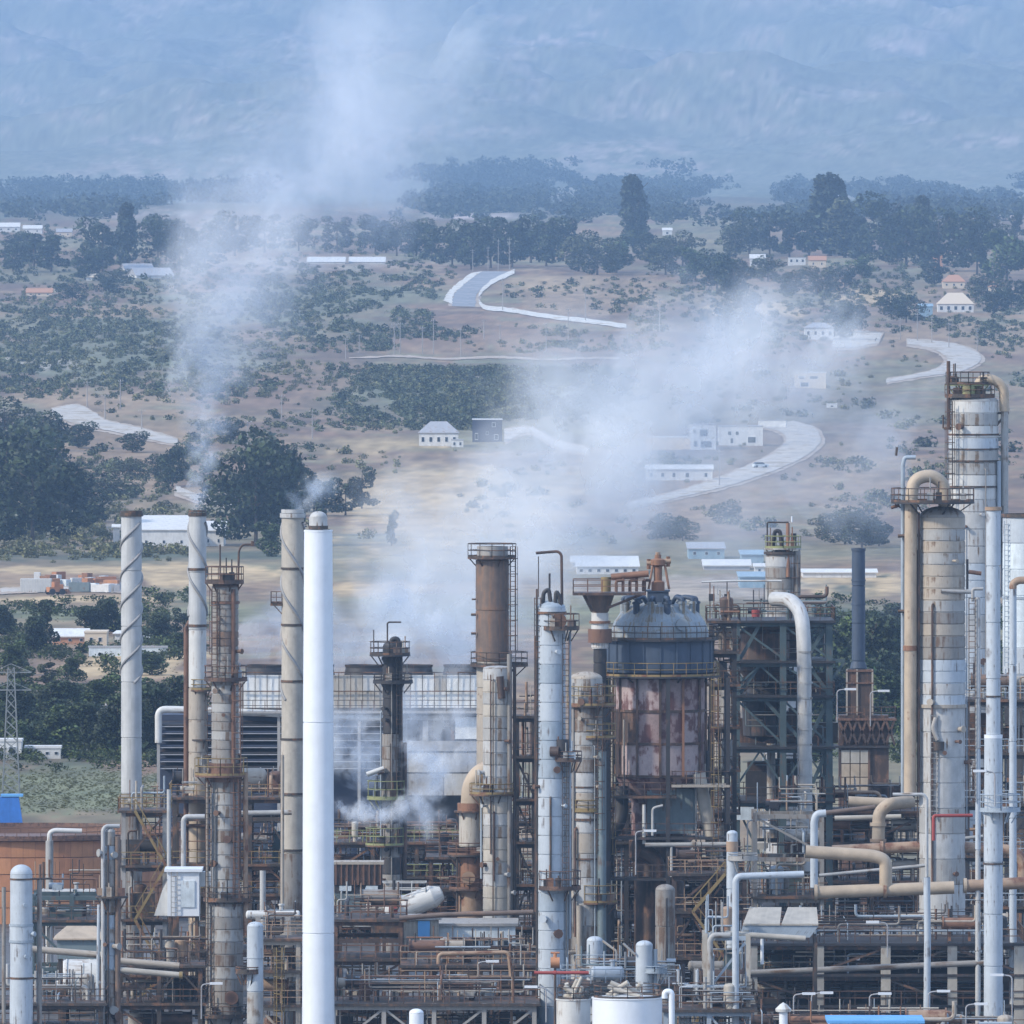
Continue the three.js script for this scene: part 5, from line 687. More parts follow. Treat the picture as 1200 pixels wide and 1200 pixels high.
  const P = rng(31); for (let k = 0; k < 16; k++) { const a = (P() < .5 ? -1 : 1) * (.75 + .8 * P()), r = (56 + 8 * P()) * q, y0 = 800 + 110 * P(), y1 = y0 + 20 + 70 * P(); new MB().tube([[Math.sin(a) * r, Y(y0), Math.cos(a) * r], [Math.sin(a) * r, Y(Math.min(y1, 1000)), Math.cos(a) * r]], (.6 + P() * 1.3) * q, 6).put('pipe', PIPEM[Math.floor(P() * 11)], t); }
  for (const x of [715, 838]) ladder(t, X(x), 58 * q, Y(1026), Y(792), M.steel, true, M.yellow);
  for (const [x, z] of [[712, 62], [852, 62], [712, -50], [852, -50], [782, 64]]) new MB().box(X(x), Y(792) / 2, z * q, .34, Y(792), .34).put('column', M.dark, t);
}
// overhead line and rusty valve platform on the reactor's shoulder
{
  const K = tower({ name: 'cyclone', label: 'rust streaked cyclone neck under the high valve platform beside the reactor dome', cat: 'vessel', px: 703, d: 955, piece: 'shell_section', segs: [[697, 718, 20, [M.brown], 24, 34], [718, 760, 20, [M.tanrust, M.offwhite], 20], [760, 830, 15, [M.steel, M.dark], 20], [830, null, 26, [M.dark], 60]], rings: [[729, 25, M.rust2, 3], [745, 28, M.rust, 16]] }), q = K.q;
  deck(K.t, K.x(671), K.x(757), -2.2, 2.2, K.y(694), M.darkrust, M.rust, 1.05, 'flrb', 'platform'); new MB().bar([K.x(684), K.y(696), 1.2], [K.x(694), K.y(716), 1], .22).bar([K.x(752), K.y(696), 1.2], [K.x(712), K.y(712), 1], .22).put('bracket', M.darkrust, K.t);
  new MB().cyl(K.x(710), K.y(693), .4, 6 * q, 17 * q, 14).put('drum', M.yellow, K.t);
  for (let k = 0; k < 5; k++) new MB().tube([[K.x(722 + k * 8), K.y(693), 1 - k * .3], [K.x(722 + k * 8), K.y(680 - (k % 2) * 6), 1 - k * .3], [K.x(730 + k * 8), K.y(680 - (k % 2) * 6), 1 - k * .3]], 1.8 * q, 8, true, .2).put('pipe', k % 2 ? M.rust2 : M.darkrust, K.t);
  new MB().tube([[K.x(716), K.y(676), .6], [K.x(760), K.y(672), .6]], 4 * q, 12).put('pipe', M.rust2, K.t);
  const S = tower({ name: 'slide_valve', label: 'orange rust coloured valve tower with side actuators on top of the reactor', cat: 'valve', px: 771, d: 956, piece: 'body_section', segs: [] }), u = S.q, Z = .3;
  new MB().lathe([[8, 692], [8, 682], [5, 680], [5, 664], [9, 662], [9, 656], [4, 654], [4, 650]].reverse().map(([r, y]) => [r * u, S.y(y)]).reverse(), 14, 0, Z).put('body', M.rust2, S.t);
  new MB().rod([S.x(758), S.y(660), Z], [S.x(786), S.y(657), Z], 3.2 * u, 12).put('actuator', M.tanrust, S.t); new MB().rod([S.x(760), S.y(690), Z + .5], [S.x(765), S.y(662), Z + .2], 1.6 * u).rod([S.x(784), S.y(690), Z + .5], [S.x(779), S.y(662), Z + .2], 1.6 * u).put('strut', M.rust2, S.t); new MB().rod([S.x(783), S.y(652), Z], [S.x(783), S.y(664), Z], 2.4 * u, 10).rod([S.x(760), S.y(655), Z], [S.x(760), S.y(667), Z], 2.4 * u, 10).put('spring_can', M.rust2, S.t); new MB().cyl(S.x(771), S.y(650), Z, 3 * u, 3 * u, 10).put('cap', M.tanrust, S.t);
}
// green steel tower with its dark drum and the thick insulated downcomer
{
  const f = frame({ name: 'steel_tower', label: 'tall dark green steel tower holding a soot brown drum beside the reactor', d: 985, x0: 862, x1: 970, deep: 10, levels: [725, 772, 812, 872, 935, 1060], bays: 2, m: M.green, dm: M.dark, rm: M.steel, cw: .55, norail: [1, 3], pipes: 5, gear: .8, brace: .9, fill: 6, seed: 5, pm: [M.green, M.dark, M.teal, M.clad3, M.darkrust] });
  new MB().lathe([[.01, f.y(800)], [20 * f.q, f.y(798)], [30 * f.q, f.y(785)], [30 * f.q, f.y(742)], [24 * f.q, f.y(735)], [.01, f.y(732)]], 30, f.x(895), 0).put('drum', M.darkrust, f.t);
  new MB().lathe([[.01, f.y(870)], [22 * f.q, f.y(862)], [24 * f.q, f.y(815)], [14 * f.q, f.y(805)]], 24, f.x(893), 0).put('drum', M.dark, f.t);
  deck(f.t, f.x(838), f.x(866), -3, 4, f.y(726), M.dark, M.steel, 1.1, 'flb', 'platform'); new MB().bar([f.x(970), f.y(772), 5], [f.x(988), f.y(772), 5], .3).bar([f.x(988), f.y(773), 5], [f.x(972), f.y(795), 5], .25).put('bracket', M.green, f.t);
  for (const [a, b] of [[[970, 728], [944, 768]], [[944, 776], [970, 810]], [[890, 728], [866, 770]], [[866, 810], [890, 775]], [[892, 815], [940, 868]], [[970, 815], [945, 868]], [[893, 940], [945, 1000]], [[968, 875], [944, 930]]]) new MB().bar([f.x(a[0]), f.y(a[1]), 4.8], [f.x(b[0]), f.y(b[1]), 4.8], .3).put('brace', M.green, f.t);
  new MB().tube([[f.x(903), f.y(870), 2], [f.x(903), f.y(935), 2]], 5 * f.q, 12).put('pipe', M.clad1, f.t); new MB().tube([[f.x(907), f.y(935), 2.5], [f.x(907), f.y(985), 2.5]], 5.5 * f.q, 12).put('pipe', M.clad1, f.t); new MB().box(f.x(872), f.y(950), 5.2, 20 * f.q, 15 * f.q, .4).put('cabinet', M.shed, f.t);
  new MB().tube([[f.x(885), f.y(722), 2], [f.x(885), f.y(714), 2]], 5 * f.q, 10).put('valve', M.red, f.t); new MB().tube([[f.x(925), f.y(724), 2], [f.x(925), f.y(702), 2], [f.x(914), f.y(700), 1]], 3 * f.q, 10, true, .3).put('pipe', M.dark, f.t);
  const t = pipeRun('downcomer', 'thick crinkled silver downcomer bending over the green steel tower', 978, [[906, 702, 0], [926, 702, 20], [938, 716, 60], [940, 750, 86], [941, 900, 86], [942, 1020, 86]], 17, M.clad2, 24); const q = 978 / F; for (let k = 0; k < 14; k++) new MB().rod([(941 - 906) * q, PY(760 + k * 18, 978), 86 * q], [(941 - 906) * q, PY(762 + k * 18, 978), 86 * q], 9 * q, 16).put('lagging_joint', k % 3 ? M.clad2 : M.clad1, t);
}
// navy chimney and the box heater beneath it
{
  const d = 1030, K = tower({ name: 'chimney', label: 'straight navy blue chimney rising from a brown box heater', cat: 'chimney', px: 1006, d, piece: 'chimney_section', segs: [[643, 775, 15.5, [M.navy], 44], [775, 784, 20, [M.navy], 9, 16]], rings: [[644, 17, M.navy, 3], [680, 17, M.navy, 2], [708, 17, M.navy, 2]] }), q = K.q;
  new MB().box(K.x(1007), K.y(812), 0, 30 * q, 56 * q, 26 * q).put('heater_box', M.darkrust, K.t); for (const x of [992, 1004, 1022]) new MB().box(K.x(x), K.y(812), 13.6 * q, 2 * q, 56 * q, .2).put('rib', M.tanclad, K.t); for (const y of [786, 800]) new MB().box(K.x(1007), K.y(y), 13.8 * q, 32 * q, 1.6 * q, .2).put('rib', M.rust, K.t);
  deck(K.t, K.x(980), K.x(1050), -22 * q, 22 * q, K.y(841), M.rust, M.steel, 1, 'flr');
  const b = new MB(); for (let x = 982; x < 1048; x += 11) b.bar([K.x(x), K.y(842), 20 * q], [K.x(x + 11), K.y(872), 20 * q], .2).bar([K.x(x + 11), K.y(842), 20 * q], [K.x(x), K.y(872), 20 * q], .2); b.put('truss', M.darkrust, K.t); deck(K.t, K.x(960), K.x(1042), -20 * q, 22 * q, K.y(873), M.dark, M.steel, 0);
  new MB().box(K.x(1012), K.y(905) / 2 + K.y(905) / 4, -2 * q, 58 * q, K.y(880), 36 * q).put('furnace_wall', M.darkrust, K.t);
  for (let r = 0; r < 3; r++) for (let c = 0; c < 3; c++) new MB().box(K.x(990 + c * 11.5), K.y(886 + r * 16), 16.6 * q, 10.4 * q, 15 * q, .3).put('panel', r ? M.tan : M.beige, K.t);
  for (const x of [984, 1018]) new MB().bar([K.x(x), K.y(930), 17.5 * q], [K.x(x), K.y(876), 17.5 * q], .2).put('rib', M.darkrust, K.t);
}
// duct elbow and rusty drum stack next to the pale banded column
{
  const d = 972, K = tower({ name: 'vessel', label: 'rust and white waste heat boiler under a tan elbow duct, beside the pale banded column', cat: 'vessel', px: 552, d, piece: 'shell_section', segs: [[950, 992, 28, [M.offwhite, M.panel2], 42], [1004, 1040, 34, [M.rust, M.rust2], 36], [1042, null, 32, [M.brown, M.tanrust], 40]], rings: [[946, 32, M.rust2, 10]], decks: [[950, 532, 572, 0, M.darkrust], [1001, 524, 575, 14, M.steel, M.rust], [1041, 526, 575, 14, M.darkrust, M.rust]], pipes: [[[[552, 946, 0], [553, 922, 0], [563, 906, 0], [580, 902, -4]], 25, M.tan, 22, 'duct'], [[[549, 1028, 16], [549, 1028, 20]], 16, M.tanrust], [[[536, 990, 12], [536, 1070, 12]], 3, M.steel], [[[566, 990, 12], [566, 960, 12]], 2.5, M.steel]], ladders: [[568, 905, 1000, true, 14, M.yellow]] });
}
// box on legs: charge heater hopper
{
  const d = 965, q = d / F, X = (p) => (p - 420) * q, Y = (y) => PY(y, d), t = thing('furnace', 'brown ribbed furnace box over a grey hopper, right behind the smooth white stack', 'furnace', PX(420, d), 0, -d);
  new MB().box(X(420), Y(1024), 0, 56 * q, 24 * q, 40 * q).put('box', M.darkrust, t); for (let k = 0; k < 9; k++) new MB().box(X(394 + k * 6.5), Y(1024), 20.6 * q, 1.4 * q, 24 * q, .18).put('rib', M.rust, t); new MB().box(X(420), Y(1010.5), 0, 60 * q, 3 * q, 44 * q).put('roof', M.tanclad, t);
  new MB().box(X(420), Y(1041), 0, 56 * q, 9 * q, 36 * q).put('band', M.dark, t); for (const x of [405, 436]) new MB().box(X(x), Y(1040), 18.6 * q, 14 * q, 6 * q, .3).put('window', M.shed, t);
  new MB().hexa([[X(404), Y(1072), 12 * q], [X(434), Y(1072), 12 * q], [X(434), Y(1072), -12 * q], [X(404), Y(1072), -12 * q], [X(392), Y(1046), 18 * q], [X(448), Y(1046), 18 * q], [X(448), Y(1046), -18 * q], [X(392), Y(1046), -18 * q]]).put('hopper', M.teal, t); for (const x of [398, 442]) for (const z of [-14, 14]) new MB().box(X(x), Y(1046) / 2, z * q, .35, Y(1046), .35).put('leg', M.steel, t);
}
// slanted cream exchanger with a red end
{
  const d = 958, q = d / F, X = (p) => (p - 470) * q, Y = (y) => PY(y, d), t = thing('heat_exchanger', 'cream tapered exchanger lying aslant with a red flange and white railing', 'heat exchanger', PX(470, d), 0, -d);
  new MB().lathe([[.01, -1.9], [.9, -1.9], [.9, 1.6], [.55, 2.3], [.01, 2.4]], 20).geo().rotateZ(1.25); const g = new MB().lathe([[.01, -2.2], [.95, -2.2], [.95, 1.9], [.55, 2.7], [.01, 2.8]], 22).geo(); g.rotateZ(-1.2); g.translate(X(482), Y(1060), .4); add('shell', g, M.offwhite, t);
  new MB().rod([X(456), Y(1062), 1.2], [X(466), Y(1062), 1.2], 8 * q, 16).put('flange', M.red, t); new MB().rod([X(430), Y(1066), .4], [X(458), Y(1060), .6], 7 * q, 14).put('nose', M.beige, t); new MB().box(X(480), Y(1085), 0, 5, 1.2, 1.4).put('saddle', M.steel, t);
  deck(t, X(448), X(500), -1.4, 1.2, Y(1050), M.offwhite, M.offwhite, 1.15, 'flrb', 'platform'); for (const x of [450, 498]) new MB().box(X(x), Y(1050) / 2, -1.2, .3, Y(1050), .3).put('post', M.steel, t);
}
house_local('shed', 'ribbed beige shed with a blue door panel among the pipes', 945, 468, 514, 1076, 1122, 5, M.beige, M.clad1, 'ribs');
house_local('shed', 'long pale grey flat roofed building behind the rusty crossing pipe', 952, 506, 604, 1082, 1108, 8, M.shed, M.concrete, 'band');
house_local('hut', 'small weathered tan roofed hut between the blunt blue vessel and the paired column', 940, 68, 122, 1098, 1122, 4, M.teal, M.tan, 'hip');
house_local('equipment_house', 'bright white equipment cabinet with ladder rungs on the stair tower', 948, 197, 234, 1020, 1072, 4, M.white, M.white, 'cab');
house_local('shelter', 'open shelter with a tan split roof over a blue grey beam', 898, 870, 958, 1066, 1096, 5, M.blue2, M.beige, 'shelter');
house_local('shed', 'bright blue roof at the bottom picture edge', 872, 972, 1078, 1196, 1225, 6, M.shed, M.cyan, 'band');
function house_local(name, label, d, x0, x1, y0, y1, deep, wall, roof, kind) {
  const q = d / F, px = (x0 + x1) / 2, X = (p) => (p - px) * q, Y = (y) => PY(y, d), t = thing(name, label, name.replace(/_/g, ' '), PX(px, d), 0, -d), w = X(x1) - X(x0), yb = Math.max(0, Y(y1)), yt = Y(y0), h = yt - yb;
  if (yb > 1) for (const x of [x0 + 3, x1 - 3]) for (const z of [-1, 1]) new MB().box(X(x), yb / 2, z * deep * .4, .25, yb, .25).put('post', M.steel, t);
  if (kind === 'shelter') { const a = deep / 2; for (const [p0, p1] of [[x0, px - 1], [px + 1, x1]]) new MB().hexa([[X(p0), yb + h * .45, a], [X(p1), yb + h * .45, a], [X(p1) + (p1 > px + 1 ? 0 : .25), yt - .1, -a], [X(p0) + .6, yt - .1, -a], [X(p0), yb + h * .45 + .14, a], [X(p1), yb + h * .45 + .14, a], [X(p1) + (p1 > px + 1 ? 0 : .25), yt + .06, -a], [X(p0) + .6, yt + .06, -a]]).put('roof_panel', roof, t); new MB().hexa([[X(x0 - 3), yb + .15, a - .1], [X(x1 - 10), yb - .05, a - .1], [X(x1 - 10), yb - .05, a - .5], [X(x0 - 3), yb + .15, a - .5], [X(x0), yb + h * .45, a - .1], [X(x1), yb + h * .42, a - .1], [X(x1), yb + h * .42, a - .5], [X(x0), yb + h * .45, a - .5]]).put('beam', wall, t); return; }
  new MB().box(0, yb + h / 2, 0, w, h, deep).put('wall', wall, t);
  if (kind === 'hip') { const r = new MB(), a = w / 2 + .3, b = deep / 2 + .3, k = 1; r.quad([-a, yt, b], [a, yt, b], [a - k, yt + .9, 0], [-a + k, yt + .9, 0]).quad([a, yt, -b], [-a, yt, -b], [-a + k, yt + .9, 0], [a - k, yt + .9, 0]).quad([a, yt, b], [a, yt, -b], [a - k, yt + .9, 0], [a - k, yt + .9, 0]).quad([-a, yt, -b], [-a, yt, b], [-a + k, yt + .9, 0], [-a + k, yt + .9, 0]).box(0, yt - .06, 0, 2 * a, .12, 2 * b); r.put('roof', roof, t); }
  else new MB().box(0, yt + .1, 0, w + .5, .22, deep + .5).put('roof', roof, t);
  if (kind === 'ribs') { for (let k = 0; k < 9; k++) new MB().box(X(x0 + 3 + k * 5), yb + h / 2, deep / 2 + .04, .12, h, .1).put('rib', wall, t); new MB().box(X(x0 + 29), yb + h * .76, deep / 2 + .08, 14 * q, 20 * q, .14).put('door', M.cyan, t); }
  if (kind === 'band') { new MB().box(0, yb + h * .42, deep / 2 + .05, w, .14, .1).put('gutter', M.steel, t); for (let k = 0; k < 5; k++) new MB().box(lerp(-w / 2 + 1, w / 2 - 1, k / 4), yb + h * .2, deep / 2 + .04, .8, .5, .1).put('window', M.glass, t); }
  if (kind === 'cab') { ladder(t, X(x0 + 8), deep / 2 + .2, yb, yt, M.clad1, false); new MB().box(X(x0 + 24), yb + h * .5, deep / 2 + .05, 1.1, h * .6, .1).put('door', M.shed, t); new MB().box(X(x1) + .9, yt - .7, -.4, 1.8, 1.2, 1.6).put('duct', M.offwhite, t); new MB().hexa([[X(x0) - 1.1, yb, 1.4], [X(x0), yb, 1.4], [X(x0), yb, -1.4], [X(x0) - 1.1, yb, -1.4], [X(x0) - .4, yb + h * .6, 1.4], [X(x0), yb + h * .8, 1.4], [X(x0), yb + h * .8, -1.4], [X(x0) - .4, yb + h * .6, -1.4]]).put('hood', M.offwhite, t); }
}

// ---------------------------------------------------------------- open structures, pipes, drums
const FR = (name, label, x0, x1, d, levels, o = {}) => frame({ name, label, x0, x1, d, levels, ...o });
FR('process_structure', 'stair tower with yellow railings at the foot of the twisted grey stack', 146, 194, 975, [948, 1012, 1075, 1140], { deep: 5, bays: 1, rm: M.yellow, stair: 178, sm: M.yellow, colm: M.concrete });
FR('process_structure', 'pipe bridge structure between the slim rusty column and the tan stack', 206, 338, 1000, [932, 953, 1010, 1045, 1110], { deep: 7, bays: 3, rm: M.yellow, open: [1], pipes: 7, seed: 17 });
FR('process_structure', 'low pipe structure with braced bays behind the slim paired column', 40, 132, 960, [1045, 1075, 1128, 1168], { deep: 7, bays: 2, m: M.green, open: [0, 2], pipes: 5, seed: 3, gear: .8 });
FR('process_structure', 'cluttered two storey rack between the slim rusty column and the stair tower', 140, 236, 925, [1128, 1172], { deep: 7, bays: 2, seed: 12, pipes: 9 });
FR('process_structure', 'rack with pump bays at the bottom edge under the blunt blue vessel', -10, 120, 905, [1172, 1200], { deep: 7, bays: 3, seed: 8, pipes: 9, pm: [M.blue2, M.clad1, M.clad2, M.steel, M.teal] });
FR('process_structure', 'dark rusty deck structure directly beside the smooth white stack', 394, 470, 935, [1074, 1094, 1120, 1172], { deep: 8, bays: 1, m: M.darkrust, rm: M.rust, seed: 4, pipes: 8, open: [1] });
FR('process_structure', 'wide rusty pipe deck across the bottom between the white stack and the light blue column', 392, 626, 912, [1172], { deep: 8, bays: 4, m: M.concrete, rm: M.darkrust, seed: 25, pipes: 10, gear: 3 });
FR('process_structure', 'tangled piping rack below the pale grey flat building', 476, 626, 925, [1128, 1150], { deep: 7, bays: 3, rm: M.tanrust, m: M.darkrust, seed: 26, pipes: 12, gear: 3 });
FR('process_structure', 'back row rack behind the dark soot stained column', 386, 540, 1060, [985, 1025, 1060], { deep: 6, bays: 3, rm: M.lime, seed: 27, pipes: 9 });
FR('process_structure', 'narrow dark ladder tower between the banded column and the light blue column', 606, 626, 968, [838, 885, 935, 985, 1035, 1085], { deep: 3, bays: 1, m: M.dark, seed: 28, pipes: 18 });
FR('process_structure', 'low deck structure around the boiler with the tan elbow duct', 505, 600, 990, [1002, 1040, 1075], { deep: 6, bays: 2, m: M.darkrust, rm: M.rust, seed: 29, pipes: 8 });
FR('process_structure', 'dense dark structure wrapping the reactor base', 712, 862, 975, [1026, 1072, 1115, 1160], { deep: 9, bays: 3, m: M.dark, dm: M.dark, rm: M.darkrust, seed: 30, pipes: 12, gear: 3 });
FR('process_structure', 'dark pipe ladder bay between the reactor dome and the green steel tower', 834, 860, 972, [726, 762, 800, 850, 900, 950, 1000], { deep: 6, bays: 1, m: M.dark, rm: M.steel, seed: 31, pipes: 16, gear: 3 });
FR('process_structure', 'yellow stair scaffold in front of the reactor base', 790, 872, 935, [1022, 1066, 1120], { deep: 4, bays: 2, m: M.darkrust, rm: M.tanrust, seed: 32, pipes: 8, stair: 830 });
FR('process_structure', 'narrow caged structure against the reactor on the mottled column side', 706, 734, 965, [826, 864, 885, 940, 985], { deep: 4, bays: 1, m: M.dark, rm: M.darkrust, seed: 38, pipes: 16, gear: 2 });
FR('process_structure', 'concrete legged table deck carrying the tan header pipes', 880, 1190, 915, [1100, 1136, 1172], { deep: 12, bays: 4, m: M.steel, colm: M.beige, cw: .75, dm: M.dark, rm: M.darkrust, norail: [1], seed: 33, pipes: 9, gear: 2, brace: .9, fill: 6, pm: [M.clad3, M.tanclad, M.rust, M.darkrust, M.dark, M.steel, M.dark, M.blue2] });
FR('process_structure', 'light blue legged pipe stand on the near side of the shelter', 826, 876, 893, [1092, 1165], { deep: 5, bays: 1, m: M.blue2, colm: M.beige, open: [0], seed: 34, pipes: 9, pm: [M.blue, M.blue2, M.clad1, M.beige] });
FR('process_structure', 'grey steel legs and beams under the thick silver downcomer', 884, 962, 950, [950, 1000, 1048], { deep: 6, bays: 1, m: M.clad3, open: [0, 1], seed: 35, pipes: 7 });
FR('process_structure', 'dim pipe structure behind the tan header pipes', 960, 1080, 985, [948, 985, 1030, 1072], { deep: 7, bays: 2, seed: 36, pipes: 9, pm: [M.clad1, M.clad2, M.blue2, M.steel, M.tanrust] });
FR('process_structure', 'blue grey pipe tower behind the foreground post', 1132, 1210, 945, [818, 880, 940, 1000, 1060], { deep: 6, bays: 2, m: M.dark, rm: M.blue2, seed: 37, pipes: 10, pm: [M.blue, M.blue2, M.clad1, M.clad2, M.dark, M.tanrust] });
FR('process_structure', 'bottom edge rack of thin blue grey lines below the yellow scaffold', 780, 880, 890, [1180], { deep: 6, bays: 2, m: M.blue2, seed: 40, pipes: 14, pm: [M.blue, M.blue2, M.clad1, M.steel] });
FR('process_structure', 'bottom edge rack under the table deck with dark pipe bays', 880, 1200, 880, [1215], { deep: 5, bays: 4, m: M.dark, seed: 41, pipes: 6, gear: 3 });
FR('process_structure', 'equipment deck behind the pair of white tanks', 664, 790, 905, [1150], { deep: 5, bays: 2, m: M.teal, rm: M.blue2, seed: 42, pipes: 10, pm: [M.blue, M.blue2, M.teal, M.clad1, M.tanrust] });
FR('process_structure', 'shadowy back row rack between the tan stack and the furnace box', 255, 400, 1065, [1000, 1040], { deep: 6, bays: 3, seed: 43, pipes: 10 });
{ const f = FR('process_structure', 'caged yellow ladder tower beside the smooth white stack', 306, 350, 908, [1098, 1135, 1175], { deep: 4, bays: 1, m: M.tanclad, rm: M.tanrust, seed: 44, pipes: 9 }); ladder(f.t, f.x(328), f.zf + .3, 0, f.y(1108), M.yellow, true); }
FR('process_structure', 'shadowy back row rack between the column groups behind the reactor', 600, 860, 1050, [960, 1010, 1060], { deep: 6, bays: 4, m: M.dark, seed: 45, pipes: 6, gear: 1 });

drum('drum', 'brown grey horizontal drum crossing behind the slim rusty column', 1003, 216, 314, 914, 28, M.tanclad, { floor: 932, bands: [-.85, .82] });
drum('vessel', 'pale horizontal vessel in front of the orange tank plates, upper of two', 965, 44, 114, 1048, 13, M.clad2, { floor: 1058 });
drum('vessel', 'pale horizontal vessel in front of the orange tank, lower of two', 968, 62, 108, 1066, 13, M.clad2, { floor: 1078 });
drum('vessel', 'fat white horizontal vessel behind the braced green steel bay', 950, 66, 128, 1150, 52, M.offwhite, { bands: [-.6, .6] });
drum('vessel', 'light blue horizontal vessel lying on the equipment deck by the white tanks', 903, 692, 732, 1141, 17, M.blue, { floor: 1150 });
drum('vessel', 'grey insulated horizontal drum beside the light blue legged stand', 925, 806, 850, 1132, 12, M.clad3, { floor: 1160 });
drum('vessel', 'white horizontal vessel on the slab between the stacks and the vessel pair', 915, 288, 352, 1072, 10, M.offwhite, { floor: 1098 });
const V = (label, px, d, top, w, mats, o = {}) => tower({ name: 'vessel', label, cat: 'vessel', px, d, piece: 'shell_section', segs: [[top + w * .3, null, w, mats, o.bh || 40]], domes: [[top + w * .3, w, w * .3, mats[0]]], ...o });
V('short domed blue vessel with a slanted arm, beside the light blue horizontal vessel', 697, 907, 1097, 19, [M.blue], { pipes: [[[[706, 1102, 8], [722, 1114, 8]], 3, M.beige]] });
V('short domed blue vessel at the end of the white tank, with a blue railed step', 755, 900, 1102, 20, [M.blue], { pipes: [[[[744, 1118, 8], [730, 1105, 8]], 3, M.concrete], [[[768, 1112, 2], [768, 1160, 2]], 5, M.blue2]], decks: [[1138, 752, 782, 6, M.blue2]] });
V('grey domed vessel with a dark seam, standing before the reactor base', 779.5, 925, 1036, 23, [M.clad3, M.blue2], { pipes: [[[[781, 1052, 12], [781, 1140, 12]], 2, M.dark]] });
V('small light grey domed vessel between the slim rusty column and the yellow ladder tower', 299, 900, 1080, 19, [M.blue, M.clad1], { decks: [[1139, 276, 306, 6, M.steel]] });
V('grey insulated tower standing next to the yellow ladder tower', 342, 912, 1096, 16, [M.clad3]);
V('slim light blue upright with a rusty collar at the foot of the green steel tower', 858, 900, 973, 13, [M.blue], { rings: [[992, 14, M.tanrust, 12]], decks: [[1006, 852, 888, 6, M.concrete]], bh: 60 });
V('short white capsule vessel at the bottom picture edge', 488, 880, 1182, 17, [M.white]);
for (const [label, px, w, y, m] of [['broad bright white tank at the bottom picture edge', 735, 82, 1170, M.white], ['narrower grey white tank half behind the broad white tank', 672, 40, 1172, M.offwhite]]) {
  const d = px > 700 ? 876 : 884, q = d / F, t = thing('storage_tank', label, 'tank', PX(px, d), 0, -d), h = PY(y, d); new MB().lathe([[w / 2 * q, 0], [w / 2 * q, h], [w / 2 * q + .06, h + .02], [w / 2 * q + .06, h + .1], [.01, h + .3]], 40).put('shell', m, t); ringRail(t, 0, h + .1, 0, w / 2 * q - .1, M.steel, .9);
  const R = rng(px); for (let k = 0; k < 6; k++) new MB().tube([[(R() - .5) * w * q * .6, h + .2, (R() - .5) * 2], [(R() - .5) * w * q * .6, h + .8 + R(), (R() - .5) * 2]], .1 + R() * .12, 8).put('nozzle', M.beige, t);
}
pipeRun('pipe', 'bright white hooped pipe beside the broad white tank', 874, [[779, 1170, 0], [779, 1162, 0], [787, 1162, 0], [788, null, 0]], 7, M.white, 6);
pipeRun('header_pipe', 'tan header pipe ending in an elbow down, nearest of the tan pipes', 905, [[944, 998, 0], [1024, 1003, 0], [1038, 1008, 0], [1038, 1044, 0]], 15, M.tan, 16);
pipeRun('header_pipe', 'lowest tan header pipe with a blind end over the table deck', 905, [[955, 1046, 0], [1118, 1040, 0]], 15, M.tan, 10, [[1037, 1043, 0, 'x'], [956, 1046, 0, 'x', M.tan]]);
pipeRun('header_pipe', 'rusty orange pipe end facing the lowest tan header', 905, [[1129, 1038, 0], [1215, 1034, 0]], 14, M.tanrust, 10, [[1131, 1038, 0, 'x', M.tan]]);
pipeRun('header_pipe', 'long tan header pipe crossing behind the foreground post', 925, [[975, 997, 0], [1060, 993, 0], [1110, 990, 0], [1150, 995, 0], [1185, 996, 0], [1199, 1006, 0], [1199, 1030, 0]], 13, M.tanrust, 14, [[1033, 994, 0, 'x']]);
pipeRun('header_pipe', 'tan pipe dropping in an elbow onto the long header', 928, [[1068, 941, -30], [1042, 942, 0], [1030, 952, 0], [1029, 992, 0]], 15, M.tan, 16, [[1029, 985, 0, 'y'], [1029, 966, 0, 'y', M.tan]]);
pipeRun('header_pipe', 'stub of thick tan pipe entering behind the elbow, highest of the tan pipes', 945, [[994, 939, 0], [1062, 942, 0]], 12, M.tan, 10);
pipeRun('process_pipe', 'purple brown inclined pipe joining the light blue elbow', 932, [[966, 953, 0], [1026, 946, 0]], 6, M.brown);
pipeRun('process_pipe', 'thin tan pipe below the purple brown inclined pipe', 935, [[978, 959, 0], [1056, 957, 0]], 6, M.beige);
pipeRun('process_pipe', 'light blue elbow pipe rising over the tan headers', 915, [[954, 1040, 0], [954, 962, 0], [957, 954, 0], [968, 953, 0]], 9, M.blue, 8);
pipeRun('process_pipe', 'light blue pipe hooking down past the shelter', 888, [[862, null, 0], [862, 1032, 0], [866, 1027, 0], [942, 1025, -10]], 8, M.blue, 10);
pipeRun('process_pipe', 'pale gooseneck pipe hanging in front of the beige banded column', 900, [[1046, 931, 0], [1082, 931, 0], [1086, 936, 0], [1086, 1030, 0]], 4, M.clad2, 5);
pipeRun('process_pipe', 'crinkled light blue downpipe through the table deck', 898, [[1086, 1028, 0], [1087, 1100, 0], [1086, 1188, 0]], 8, M.blue, 4);
pipeRun('fire_main', 'bright red right angled fire pipe beneath the beige banded column', 908, [[1094, 985, 0], [1094, 956, 0], [1140, 956, -10]], 4, M.red, 3);
pipeRun('process_pipe', 'rusty brown pipe crossing above the pale grey flat building', 930, [[468, 1076, 0], [520, 1072, 0], [625, 1069, 0]], 6, M.brown);
pipeRun('process_pipe', 'hooped brown pipe in the tangle by the light blue column', 918, [[514, 1130, 0], [514, 1118, 0], [596, 1116, 0], [600, 1150, 0]], 5, M.tanrust, 6);
pipeRun('process_pipe', 'red brown pipe with flanges crossing the light blue column', 893, [[626, 1140, 0], [690, 1140, 0]], 4, M.red, 4, [[650, 1140, 0, 'x', M.red]]);
